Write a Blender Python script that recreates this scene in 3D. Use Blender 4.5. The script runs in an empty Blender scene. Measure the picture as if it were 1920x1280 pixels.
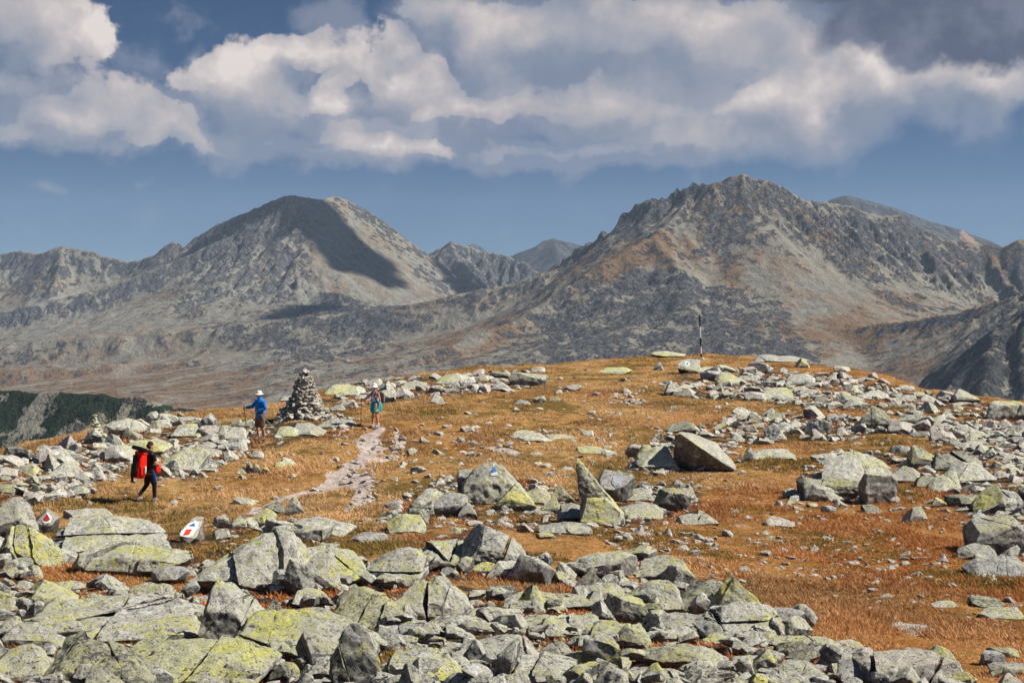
import bpy, bmesh, math, random
import numpy as np
from mathutils import Vector, Matrix, Euler
from mathutils.bvhtree import BVHTree

random.seed(7)
RNG = np.random.default_rng(11)
SC = bpy.context.scene
COL = SC.collection

# ------------------------------------------------------------------ camera maths (1920x1280 photo pixels)
FPX = 2933.0
HORIZON = 505.0
PITCH = math.atan((640.0 - HORIZON) / FPX)
CP, SP = math.cos(PITCH), math.sin(PITCH)

def ray(px, py):
    x = (np.asarray(px, float) - 960.0) / FPX
    y = (640.0 - np.asarray(py, float)) / FPX
    return x, CP + y * SP, -SP + y * CP

def at(px, py, Y):
    dx, dy, dz = ray(px, py)
    t = Y / dy
    return np.array([dx * t, Y + 0 * t, dz * t])

def proj(X, Y, Z):
    d = Y * CP - Z * SP
    u = Y * SP + Z * CP
    d = np.where(d < 0.1, 0.1, d)
    return 960.0 + FPX * X / d, 640.0 - FPX * u / d

# ------------------------------------------------------------------ noise
_P = np.random.default_rng(5).permutation(4096)
_R = np.random.default_rng(6).random(4096)

def _h3(i, j, k):
    return _R[_P[(_P[(_P[i & 4095] + j) & 4095] + k) & 4095]]

def vnoise3(x, y, z):
    xi, yi, zi = np.floor(x).astype(np.int64), np.floor(y).astype(np.int64), np.floor(z).astype(np.int64)
    fx, fy, fz = x - xi, y - yi, z - zi
    fx, fy, fz = [f * f * f * (f * (f * 6 - 15) + 10) for f in (fx, fy, fz)]
    r = 0
    for a in (0, 1):
        wa = fx if a else 1 - fx
        for b in (0, 1):
            wb = fy if b else 1 - fy
            for c in (0, 1):
                wc = fz if c else 1 - fz
                r = r + wa * wb * wc * _h3(xi + a, yi + b, zi + c)
    return r * 2 - 1

def vnoise2(x, y, s=0):
    xi, yi = np.floor(x).astype(np.int64), np.floor(y).astype(np.int64)
    fx, fy = x - xi, y - yi
    fx, fy = [f * f * f * (f * (f * 6 - 15) + 10) for f in (fx, fy)]
    r = 0
    for a in (0, 1):
        wa = fx if a else 1 - fx
        for b in (0, 1):
            wb = fy if b else 1 - fy
            r = r + wa * wb * _h3(xi + a, yi + b, np.int64(s))
    return r * 2 - 1

def fbm2(x, y, octv=4, s=0, ridged=False, gain=0.5):
    r, a, t = 0, 1.0, 0.0
    for o in range(octv):
        c, sn = math.cos(o * 1.3 + 0.4), math.sin(o * 1.3 + 0.4)
        n = vnoise2((x * c - y * sn) + 17.3 * o, (x * sn + y * c) + 9.1 * o, s + o * 7)
        if ridged:
            n = 1 - 2 * np.abs(n)
        r = r + a * n
        t += a
        x, y, a = x * 2.03, y * 2.03, a * gain
    return r / t

def fbm3(p, octv=3, gain=0.5):
    r, a = 0, 1.0
    q = np.array(p, float)
    for o in range(octv):
        r = r + a * vnoise3(q[:, 0], q[:, 1], q[:, 2])
        q = q * 2.1 + 3.7
        a *= gain
    return r

# ------------------------------------------------------------------ objects
def tag(o, label=None, cat=None, group=None, kind=None):
    if label: o['label'] = label
    if cat: o['category'] = cat
    if group: o['group'] = group
    if kind: o['kind'] = kind
    return o

def np_mesh(name, verts, faces, attrs=None, smooth=True):
    """verts (n,3); faces (m,k) array (k = 3 or 4)"""
    me = bpy.data.meshes.new(name)
    verts = np.asarray(verts, np.float32); faces = np.asarray(faces, np.int32)
    n, (m, k) = len(verts), faces.shape
    me.vertices.add(n); me.vertices.foreach_set('co', verts.ravel())
    me.loops.add(m * k); me.loops.foreach_set('vertex_index', faces.ravel())
    me.polygons.add(m)
    me.polygons.foreach_set('loop_start', np.arange(0, m * k, k, dtype=np.int32))
    me.polygons.foreach_set('use_smooth', np.full(m, smooth, dtype=bool))
    if attrs:
        for an, av in attrs.items():
            av = np.asarray(av, np.float32)
            if av.ndim == 1:
                a = me.attributes.new(an, 'FLOAT', 'POINT'); a.data.foreach_set('value', av)
            else:
                a = me.attributes.new(an, 'FLOAT_COLOR', 'POINT')
                c = np.ones((n, 4), np.float32); c[:, :3] = av; a.data.foreach_set('color', c.ravel())
    me.update(calc_edges=True)
    me.validate()
    return me

def link(name, me, mat=None, parent=None, loc=None):
    o = bpy.data.objects.new(name, me)
    COL.objects.link(o)
    if mat is not None:
        if not me.materials:
            me.materials.append(mat)
    if parent is not None: o.parent = parent
    if loc is not None: o.location = loc
    return o

def empty(name, loc, rz=0.0):
    o = bpy.data.objects.new(name, None)
    o.empty_display_size = 0.2
    o.location = loc; o.rotation_euler = (0, 0, rz)
    COL.objects.link(o)
    return o

def grid_faces(nr, nc):
    i = np.arange(nr * nc).reshape(nr, nc)
    return np.stack([i[:-1, :-1], i[:-1, 1:], i[1:, 1:], i[1:, :-1]], -1).reshape(-1, 4)

def in_poly(px, py, poly):
    px = np.asarray(px, float); py = np.asarray(py, float)
    r = np.zeros(px.shape, bool)
    n = len(poly)
    for i in range(n):
        x1, y1 = poly[i]; x2, y2 = poly[(i + 1) % n]
        if y1 == y2: continue
        c = ((y1 > py) != (y2 > py)) & (px < (x2 - x1) * (py - y1) / (y2 - y1) + x1)
        r ^= c
    return r

# ------------------------------------------------------------------ node helpers
class NT:
    def __init__(s, name=None, world=False):
        if world:
            s.m = bpy.data.worlds.new(name); s.m.use_nodes = True
        else:
            s.m = bpy.data.materials.new(name); s.m.use_nodes = True
        s.t = s.m.node_tree; s.t.nodes.clear()
    def n(s, typ, **kw):
        nd = s.t.nodes.new(typ)
        for k, v in kw.items(): setattr(nd, k, v)
        return nd
    def l(s, a, b): s.t.links.new(a, b)
    def put(s, sock, v):
        if isinstance(v, bpy.types.NodeSocket): s.l(v, sock)
        elif v is not None:
            if hasattr(sock.default_value, '__len__') and not hasattr(v, '__len__'):
                v = [v] * len(sock.default_value)
            if hasattr(v, '__len__') and len(v) == 3 and len(sock.default_value) == 4: v = (*v, 1)
            sock.default_value = v
    def math(s, op, a, b=None, c=None, clamp=False):
        nd = s.n('ShaderNodeMath', operation=op, use_clamp=clamp)
        for i, v in enumerate((a, b, c)):
            if v is not None: s.put(nd.inputs[i], v)
        return nd.outputs[0]
    def vmath(s, op, a, b=None):
        nd = s.n('ShaderNodeVectorMath', operation=op)
        s.put(nd.inputs[0], a)
        if b is not None: s.put(nd.inputs[1], b)
        return nd.outputs['Value'] if op in ('LENGTH', 'DOT_PRODUCT') else nd.outputs[0]
    def noise(s, vec, scale, detail=4, rough=0.55, dist=0.0, typ=None, dim='3D'):
        nd = s.n('ShaderNodeTexNoise', noise_dimensions=dim)
        if typ: nd.noise_type = typ
        s.put(nd.inputs['Vector'], vec)
        nd.inputs['Scale'].default_value = scale; nd.inputs['Detail'].default_value = detail
        nd.inputs['Roughness'].default_value = rough; nd.inputs['Distortion'].default_value = dist
        return nd.outputs[0]
    def voro(s, vec, scale, feature='F1', out='Distance', rnd=1.0):
        nd = s.n('ShaderNodeTexVoronoi', feature=feature)
        s.put(nd.inputs['Vector'], vec); nd.inputs['Scale'].default_value = scale
        nd.inputs['Randomness'].default_value = rnd
        return nd.outputs[out]
    def ss(s, v, a, b, lo=0.0, hi=1.0, kind='SMOOTHSTEP'):
        nd = s.n('ShaderNodeMapRange', interpolation_type=kind)
        s.put(nd.inputs[0], v); s.put(nd.inputs[1], a); s.put(nd.inputs[2], b)
        s.put(nd.inputs[3], lo); s.put(nd.inputs[4], hi)
        return nd.outputs[0]
    def mix(s, f, a, b, mode='MIX'):
        nd = s.n('ShaderNodeMix', data_type='RGBA', blend_type=mode)
        s.put(nd.inputs[0], f); s.put(nd.inputs[6], a); s.put(nd.inputs[7], b)
        return nd.outputs[2]
    def mapv(s, vec, scale=(1, 1, 1), loc=(0, 0, 0), rot=(0, 0, 0), vt='POINT'):
        nd = s.n('ShaderNodeMapping', vector_type=vt)
        s.put(nd.inputs[0], vec); nd.inputs['Location'].default_value = loc
        nd.inputs['Rotation'].default_value = rot; nd.inputs['Scale'].default_value = scale
        return nd.outputs[0]
    def attr(s, name, out='Fac'):
        nd = s.n('ShaderNodeAttribute', attribute_name=name)
        return nd.outputs[out]
    def pos(s):
        return s.n('ShaderNodeNewGeometry').outputs['Position']
    def bump(s, h, strength, dist, normal=None):
        nd = s.n('ShaderNodeBump')
        nd.inputs['Strength'].default_value = strength; nd.inputs['Distance'].default_value = dist
        s.put(nd.inputs['Height'], h)
        if normal is not None: s.l(normal, nd.inputs['Normal'])
        return nd.outputs[0]
    def out(s, col, rough=0.9, normal=None, spec=0.2, **kw):
        b = s.n('ShaderNodeBsdfPrincipled')
        s.put(b.inputs['Base Color'], col); s.put(b.inputs['Roughness'], rough)
        b.inputs['Specular IOR Level'].default_value = spec
        for k, v in kw.items(): s.put(b.inputs[k], v)
        if normal is not None: s.l(normal, b.inputs['Normal'])
        o = s.n('ShaderNodeOutputMaterial'); s.l(b.outputs[0], o.inputs[0])
        return s.m

def simple_mat(name, col, rough=0.7, vary=0.12, scale=8.0, spec=0.3, bump=0.0, metallic=0.0):
    t = NT(name)
    tc = t.n('ShaderNodeTexCoord').outputs['Object']
    n = t.noise(tc, scale, 3)
    c = t.mix(n, tuple(x * (1 - vary * 1.6) for x in col), tuple(min(1, x * (1 + vary)) for x in col))
    nm = t.bump(t.noise(tc, scale * 3, 3), bump, 0.02) if bump else None
    return t.out(c, rough, nm, spec, Metallic=metallic)

# ------------------------------------------------------------------ near ground surface
CREST = [(-400, 985, 38), (-200, 925, 44), (0, 868, 50), (100, 842, 54), (180, 818, 59), (250, 802, 62), (330, 782, 66), (430, 778, 68),
         (540, 765, 70), (600, 738, 78), (700, 720, 86), (800, 702, 94), (900, 690, 100), (1000, 684, 105), (1150, 676, 111),
         (1250, 668, 116), (1330, 666, 117), (1400, 670, 114), (1500, 683, 107), (1600, 696, 98), (1660, 710, 92), (1750, 736, 82),
         (1850, 752, 77), (1920, 758, 75), (2200, 800, 66), (2500, 830, 60)]
CTRL = [(960, 1280, 14), (200, 1280, 13.5), (1750, 1280, 15.5), (960, 1110, 22), (200, 1110, 21), (1750, 1100, 26), (200, 1000, 31),
        (960, 1000, 32), (1350, 1010, 33), (1750, 1000, 36), (275, 940, 46.7), (620, 940, 43), (960, 930, 43), (1750, 920, 45), (1350, 930, 44),
        (490, 830, 56), (705, 798, 60), (580, 790, 62), (1000, 780, 66), (1300, 855, 54), (1600, 850, 55), (1850, 850, 53), (1000, 720, 88),
        (1300, 720, 87), (1500, 760, 71), (1315, 667, 116.5), (-300, 1280, 13), (-300, 1100, 20), (2200, 1280, 17), (2200, 1000, 36), (2200, 880, 50),
        (-300, 1000, 32)]
_cp = np.array([at(*c) for c in CREST + CTRL] + [np.array(p) for p in
      [(0, 0, -1.65), (-9, 0, -1.7), (9, 0, -1.9), (0, -14, -2.0), (-14, -14, -2.0), (14, -14, -2.2), (-22, 14, -3.6), (22, 16, -4.1), (0, 7, -2.7)]])

def _tps(r2):
    return 0.5 * r2 * np.log(r2 + 1e-9)

def _fit(P):
    n = len(P)
    d = ((P[:, None, :2] - P[None, :, :2]) ** 2).sum(-1)
    A = np.zeros((n + 3, n + 3))
    A[:n, :n] = _tps(d) + np.eye(n) * 6.0
    A[:n, n] = 1; A[:n, n + 1:] = P[:, :2]
    A[n, :n] = 1; A[n + 1:, :n] = P[:, :2].T
    b = np.zeros(n + 3); b[:n] = P[:, 2]
    return np.linalg.solve(A, b)
_w = _fit(_cp)
_ca = np.array([(at(*c)[0] / c[2], c[2]) for c in CREST])

def edge_dist(X, Y):
    return Y - np.interp(X / np.maximum(Y, 1.0), _ca[:, 0], _ca[:, 1])

def gz_base(X, Y):
    X = np.asarray(X, float); Y = np.asarray(Y, float)
    sh = np.broadcast(X, Y).shape
    x, y = np.broadcast_to(X, sh).ravel(), np.broadcast_to(Y, sh).ravel()
    s = edge_dist(x, y)
    ye = np.where(s > 0, y - s, y)
    yc = np.minimum(y, ye + 3.0)
    xc = np.where(s > 3.0, x * yc / np.maximum(y, 1), x)
    z = np.full(x.shape, _w[-3]) + _w[-2] * xc + _w[-1] * yc
    for i in range(len(_cp)):
        z += _w[i] * _tps((xc - _cp[i, 0]) ** 2 + (yc - _cp[i, 1]) ** 2)
    s = np.maximum(s, 0)
    k, smax = 0.022, 0.52
    s0 = smax / k
    z -= np.where(s < s0, 0.5 * k * s * s, 0.5 * k * s0 * s0 + smax * (s - s0))
    return z.reshape(sh)

def gz(X, Y):
    X = np.asarray(X, float); Y = np.asarray(Y, float)
    n = 0.20 * fbm2(X / 7.0, Y / 7.0, 3, 3) + 0.13 * fbm2(X / 1.4, Y / 1.8, 4, 31) + 0.03 * fbm2(X / .35, Y / .45, 2, 37)
    return gz_base(X, Y) + n

def hit(px, py):
    """first meeting of the sight line with the near ground"""
    dx, dy, dz = ray(px, py)
    ys = np.geomspace(7, 150, 900)
    t = ys / dy
    g = gz(dx * t, ys) - dz * t
    i = np.argmax(g > 0)
    if g[i] <= 0:
        i = int(np.argmax(g)); i = max(i, 1)
        y = ys[i]
    else:
        i = max(i, 1)
        a, b = g[i - 1], g[i]
        y = ys[i - 1] + (ys[i] - ys[i - 1]) * (0 - a) / (b - a + 1e-9)
    X = float(dx * y / dy)
    return np.array([X, y, float(gz(X, y))])

# rock fields, path and grass patches, drawn on the ground (photo pixels, later turned into ground positions)
F_FRONT = [(-400, 990), (0, 975), (120, 985), (330, 998), (430, 985), (560, 985), (640, 1015), (700, 1045), (760, 1010), (840, 1000), (905, 985), (1000, 1040),
           (1040, 1085), (1100, 1045), (1190, 1040), (1300, 1085), (1400, 1060), (1425, 1130), (1490, 1170), (1530, 1205), (1600, 1235), (1700, 1222), (1770, 1215), (1840, 1300), (1830, 1500), (-400, 1500)]
F_LEFT = [(-400, 990), (-400, 900), (-100, 880), (0, 862), (180, 815), (330, 780), (400, 790), (470, 812), (500, 850), (420, 870), (360, 905), (240, 880), (190, 900), (150, 930), (20, 960), (-100, 1000)]
F_BACK = [(590, 752), (640, 722), (760, 706), (900, 697), (1010, 690), (1030, 712), (960, 735), (800, 745), (640, 768)]
F_RBACK = [(1270, 745), (1240, 722), (1290, 690), (1400, 690), (1560, 700), (1660, 715), (1760, 742), (1950, 765), (2300, 820), (2300, 900), (1920, 850), (1800, 815), (1650, 770), (1520, 765), (1420, 752)]
F_RMID = [(1170, 885), (1230, 820), (1300, 800), (1400, 772), (1520, 778), (1700, 790), (1920, 800), (2300, 850), (2300, 930), (1920, 880), (1760, 830), (1600, 830), (1480, 825), (1380, 840), (1330, 880), (1240, 890)]
F_RGRP = [(1505, 935), (1500, 885), (1560, 845), (1680, 850), (1760, 825), (1920, 860), (2300, 900), (2300, 1200), (1960, 1100), (1830, 1060), (1820, 975), (1750, 930), (1690, 900), (1680, 945), (1600, 945)]
F_MID = [(700, 985), (740, 930), (860, 890), (1000, 900), (1080, 920), (1160, 900), (1310, 910), (1320, 965), (1180, 1000), (1040, 1005), (880, 985), (830, 985), (790, 1010)]
F_CAIRN = [(385, 850), (400, 800), (560, 790), (660, 795), (640, 825), (560, 825), (450, 855)]
FIELDS = [F_FRONT, F_LEFT, F_BACK, F_RBACK, F_RMID, F_RGRP, F_MID, F_CAIRN]
GAPS = [[(660, 1050), (640, 1025), (700, 1010), (860, 1035), (850, 1065), (760, 1075)], [(860, 1095), (900, 1085), (1060, 1100), (1050, 1125), (960, 1115)],
        [(70, 1090), (60, 1062), (190, 1055), (330, 1085), (380, 1100), (370, 1118), (240, 1105), (110, 1100)], [(1640, 900), (1640, 870), (1760, 890), (1760, 930), (1700, 945)],
        [(1560, 830), (1650, 812), (1760, 822), (1740, 842), (1600, 850)], [(1380, 868), (1400, 845), (1480, 845), (1470, 870)]]

def field_mask(px, py):
    m = np.zeros(np.shape(px), bool)
    for f in FIELDS: m |= in_poly(px, py, f)
    for g in GAPS: m &= ~in_poly(px, py, g)
    return m

PATHS = [([(712, 800), (700, 812), (688, 826), (704, 842), (678, 858), (662, 872), (640, 884), (632, 900), (600, 918), (550, 928), (505, 942), (470, 962)], [.36, .40, .46, .60, .40, .50, .38, .42, .34, .32, .28, .15]),
         ([(662, 878), (676, 900), (684, 920), (678, 945), (640, 962), (590, 958)], [.20, .38, .42, .36, .20, .08]),
         ([(742, 806), (748, 832), (735, 850), (700, 865)], [.12, .24, .26, .18]),
         ([(230, 991), (330, 986), (400, 981), (470, 980), (530, 972)], [.10, .16, .20, .20, .08]),
         ([(-60, 1110), (0, 1105), (60, 1108)], [.45, .5, .2]),
         ([(890, 838), (940, 840), (975, 848)], [.20, .32, .2])]
# ------------------------------------------------------------------ materials of the ridge
def make_rock_mat(name, lich=1.0, base_a=(0.20, 0.19, 0.185), base_b=(0.46, 0.44, 0.42), pink=0.0):
    t = NT(name)
    p = t.pos()
    oi = t.n('ShaderNodeObjectInfo').outputs['Random']
    off = t.n('ShaderNodeCombineXYZ'); t.l(t.math('MULTIPLY', oi, 37.0), off.inputs[0]); t.l(t.math('MULTIPLY', oi, 91.0), off.inputs[1])
    p = t.vmath('ADD', p, off.outputs[0])
    nrm = t.n('ShaderNodeNewGeometry').outputs['Normal']
    sx = t.n('ShaderNodeSeparateXYZ'); t.l(nrm, sx.inputs[0]); up = sx.outputs[2]
    n1 = t.noise(p, 1.3, 4, 0.6)
    n2 = t.noise(p, 6.5, 7, 0.78)
    n3 = t.noise(p, 30.0, 4, 0.8)
    c = t.mix(t.ss(n2, 0.43, 0.57), base_a, base_b)
    c = t.mix(t.ss(n1, 0.40, 0.65, 0, 0.45), c, (0.50, 0.45, 0.41))
    if pink: c = t.mix(t.ss(t.noise(p, 2.3, 3), 0.45, 0.6, 0, pink), c, (0.56, 0.40, 0.33))
    top = t.ss(up, -0.05, 0.45)
    # grey-green crust
    n4 = t.noise(t.vmath('ADD', p, (11.0, 5.0, 2.0)), 17.0, 5, 0.75, 0.4)
    crust = t.math('MULTIPLY', t.ss(t.math('ADD', n4, t.math('MULTIPLY', n1, 0.35)), 0.62, 0.70), top)
    c = t.mix(t.math('MULTIPLY', crust, 0.8 * min(1, lich + .2)), c, (0.60, 0.59, 0.45))
    # white crustose blotches
    n5 = t.noise(t.vmath('ADD', p, (3.0, 15.0, 22.0)), 19.0, 4, 0.7, 0.3)
    c = t.mix(t.math('MULTIPLY', t.ss(n5, 0.60, 0.66), .6), c, (0.62, 0.60, 0.57))
    # yellow map lichen in ragged patches
    v = t.noise(t.vmath('ADD', p, (31.0, 7.0, 3.0)), 13.0, 7, 0.72, 0.6)
    amt = t.math('ADD', t.ss(t.noise(p, 0.7, 3), 0.38, 0.62, -0.05, 0.06), t.ss(oi, 0, 1, -0.07, 0.045))
    lm = t.math('MULTIPLY', t.ss(t.math('ADD', v, amt), 0.518, 0.548), top)
    yc = t.mix(t.ss(t.noise(p, 2.6, 3), 0.42, 0.60), (0.58, 0.57, 0.33), (0.66, 0.63, 0.17))
    c = t.mix(t.math('MULTIPLY', lm, 0.9 * lich, clamp=True), c, yc)
    # black lichen and mineral specks
    k = t.ss(t.math('ADD', n3, t.math('MULTIPLY', t.noise(p, 12.0, 4, .7), 0.8)), 0.76, 0.83)
    c = t.mix(t.math('MULTIPLY', t.math('SUBTRACT', 1.0, k), 0.85), c, (0.055, 0.055, 0.052))
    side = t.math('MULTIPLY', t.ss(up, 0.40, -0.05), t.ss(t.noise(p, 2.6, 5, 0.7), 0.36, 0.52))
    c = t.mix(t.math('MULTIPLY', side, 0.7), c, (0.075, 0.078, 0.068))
    h = t.math('ADD', t.math('MULTIPLY', n2, 1.0), t.math('MULTIPLY', n3, 0.4))
    h = t.math('ADD', h, t.math('MULTIPLY', lm, 0.05))
    nb = t.bump(h, 1.0, 0.07)
    return t.out(c, 0.93, nb, 0.12)

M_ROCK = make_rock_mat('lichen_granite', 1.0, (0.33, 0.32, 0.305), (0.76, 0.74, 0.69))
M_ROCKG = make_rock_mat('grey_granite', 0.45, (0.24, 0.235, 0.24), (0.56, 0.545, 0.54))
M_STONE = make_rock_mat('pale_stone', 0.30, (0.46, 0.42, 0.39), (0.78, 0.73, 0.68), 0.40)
M_DARK = make_rock_mat('dark_and_shaded_granite', 0.55, (0.07, 0.07, 0.066), (0.27, 0.26, 0.235))  # dark stone; also deepens the shaded fronts of hero blocks by colour

def ground_mat():
    t = NT('alpine_turf')
    p = t.pos()
    fld = t.attr('field'); rust = t.attr('rust')
    n1 = t.noise(p, 0.35, 4, 0.6); n2 = t.noise(t.mapv(p, (1, 1.0, 1)), 1.9, 6, 0.68); n3 = t.noise(p, 9.0, 5, 0.75); n4 = t.noise(p, 34, 3, 0.7)
    c = t.mix(t.ss(n2, 0.35, 0.65), (0.34, 0.170, 0.045), (0.56, 0.335, 0.135))
    c = t.mix(t.ss(n3, 0.5, 0.66, 0, 0.7), c, (0.68, 0.46, 0.22))
    c = t.mix(t.ss(t.noise(t.mapv(p, (1, .6, 1)), 4.5, 5, 0.8), 0.50, 0.40, 0, 0.55), c, (0.17, 0.085, 0.025))
    c = t.mix(t.ss(t.math('ADD', n1, t.math('MULTIPLY', n2, 0.6)), 0.82, 0.88, 0, 0.85), c, (0.15, 0.10, 0.022))
    c = t.mix(t.math('MULTIPLY', rust, t.ss(n2, 0.35, 0.6)), c, (0.44, 0.155, 0.035))
    c = t.mix(t.ss(n4, 0.5, 0.3, 0, 0.55), c, (0.09, 0.045, 0.015))
    # bare gritty patches
    bare = t.ss(t.noise(p, 1.1, 6, 0.75), 0.61, 0.66, 0, 0.85)
    soil = t.mix(n3, (0.20, 0.13, 0.10), (0.50, 0.40, 0.34))
    c = t.mix(bare, c, soil)
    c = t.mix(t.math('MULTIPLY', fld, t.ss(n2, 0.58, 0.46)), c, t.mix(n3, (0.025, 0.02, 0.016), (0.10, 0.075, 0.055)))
    h = t.math('ADD', t.math('MULTIPLY', n3, 0.6), t.math('ADD', n2, t.math('MULTIPLY', n4, 0.3)))
    return t.out(c, 1.0, t.bump(h, 0.9, 0.12), 0.05)

def path_mat():
    t = NT('trodden_earth')
    p = t.pos()
    n2 = t.noise(p, 3.0, 6, 0.7); n3 = t.noise(p, 22, 4, 0.7)
    c = t.mix(t.ss(n2, 0.3, 0.7), (0.31, 0.235, 0.195), (0.58, 0.49, 0.43))
    v = t.voro(p, 11.0, 'F1')
    c = t.mix(t.ss(v, 0.28, 0.2, 0, 0.7), c, (0.60, 0.54, 0.50))
    c = t.mix(t.ss(n3, 0.45, 0.3, 0, 0.6), c, (0.16, 0.10, 0.08))
    h = t.math('ADD', t.math('MULTIPLY', v, -0.5), n2)
    return t.out(c, 0.97, t.bump(h, 0.8, 0.05), 0.1)

def blade_mat():
    t = NT('dry_grass')
    col = t.attr('tint', 'Color')
    b = t.n('ShaderNodeBsdfPrincipled'); t.l(col, b.inputs['Base Color']); b.inputs['Roughness'].default_value = 0.8
    b.inputs['Specular IOR Level'].default_value = 0.15
    tr = t.n('ShaderNodeBsdfTranslucent'); t.l(col, tr.inputs[0])
    mx = t.n('ShaderNodeMixShader'); mx.inputs[0].default_value = 0.3
    t.l(b.outputs[0], mx.inputs[1]); t.l(tr.outputs[0], mx.inputs[2])
    o = t.n('ShaderNodeOutputMaterial'); t.l(mx.outputs[0], o.inputs[0])
    return t.m

# ------------------------------------------------------------------ near ground mesh
def seg_dist(X, Y, pts, wid):
    best = np.full(X.shape, 1e9)
    for (a, b, wa, wb) in zip(pts[:-1], pts[1:], wid[:-1], wid[1:]):
        d = b - a; L2 = d @ d
        t = np.clip(((X - a[0]) * d[0] + (Y - a[1]) * d[1]) / L2, 0, 1)
        dist = np.hypot(X - a[0] - t * d[0], Y - a[1] - t * d[1]) - (wa + (wb - wa) * t)
        best = np.minimum(best, dist)
    return best

PATH_W = []
for pts, wid in PATHS:
    P = np.array([hit(x, y)[:2] for x, y in pts])
    PATH_W.append((P, wid))

def path_field(X, Y):
    d = np.full(X.shape, 1e9)
    for P, wid in PATH_W:
        d = np.minimum(d, seg_dist(X, Y, P, wid))
    return d

def rust_at(X, Y):
    px, py = proj(X, Y, -6.3 + 0 * X)
    r = 0.34 * np.clip((px - 1000) / 700, 0, 1) + 0.26 * np.clip((py - 900) / 200, 0, 1) + 0.55 * fbm2(X / 6.0, Y / 6.0, 3, 77)
    return np.clip(r, 0, 1)

def build_ground():
    nc, nr = 760, 640
    a = np.linspace(-0.56, 0.56, nc)
    Y = np.concatenate([np.geomspace(6.0, 150, nr - 60), np.linspace(152, 330, 60)])
    A, YY = np.meshgrid(a, Y)
    X = A * YY
    Z = gz(X, YY)
    px, py = proj(X, YY, Z)
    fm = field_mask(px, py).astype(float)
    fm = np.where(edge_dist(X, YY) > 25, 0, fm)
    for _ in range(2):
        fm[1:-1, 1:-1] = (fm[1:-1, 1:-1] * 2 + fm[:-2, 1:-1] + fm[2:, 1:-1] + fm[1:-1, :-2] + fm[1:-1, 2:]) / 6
    d = path_field(X, YY)
    Z = Z - 0.05 * np.clip(1 - d / 0.25, 0, 1)
    ru = rust_at(X, YY)
    v1 = np.stack([X, YY, Z], -1).reshape(-1, 3)
    f1 = grid_faces(nr, nc)
    # ground behind and beside the photographer
    xs = np.linspace(-14, 14, 60); ys = np.linspace(-14, 6.02, 44)
    XX, Y2 = np.meshgrid(xs, ys)
    Z2 = gz(XX, Y2) - 0.004
    v2 = np.stack([XX, Y2, Z2], -1).reshape(-1, 3)
    f2 = grid_faces(44, 60) + len(v1)
    V = np.concatenate([v1, v2]); F = np.concatenate([f1, f2])
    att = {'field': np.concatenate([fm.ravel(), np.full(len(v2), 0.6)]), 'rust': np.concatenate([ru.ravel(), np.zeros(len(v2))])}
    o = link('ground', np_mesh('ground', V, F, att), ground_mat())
    tag(o, 'dry orange and golden alpine turf covering the rounded ridge', 'ground', None, 'structure')
    # trodden path
    xs = np.arange(-24, 6, 0.09); ys = np.arange(15, 64, 0.14)
    XX, Y2 = np.meshgrid(xs, ys)
    d = path_field(XX, Y2) + 0.38 * fbm2(XX / 0.6, Y2 / 1.1, 5, 12)
    keep = (d < 0)
    Z2 = gz(XX, Y2) - 0.03 + 0.015 * fbm2(XX / 0.12, Y2 / 0.12, 2, 9)
    Z2 = np.where(d > -0.1, Z2 - 0.012, Z2)
    idx = grid_faces(len(ys), len(xs))
    kf = keep.ravel()[idx].all(1)
    idx = idx[kf]
    used = np.unique(idx)
    remap = np.zeros(XX.size, np.int64); remap[used] = np.arange(len(used))
    V = np.stack([XX, Y2, Z2], -1).reshape(-1, 3)[used]
    o = link('path', np_mesh('path', V, remap[idx]), path_mat())
    tag(o, 'pale pinkish trodden footpath with loose grit winding through the turf', 'path', None, 'structure')
build_ground()

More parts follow.
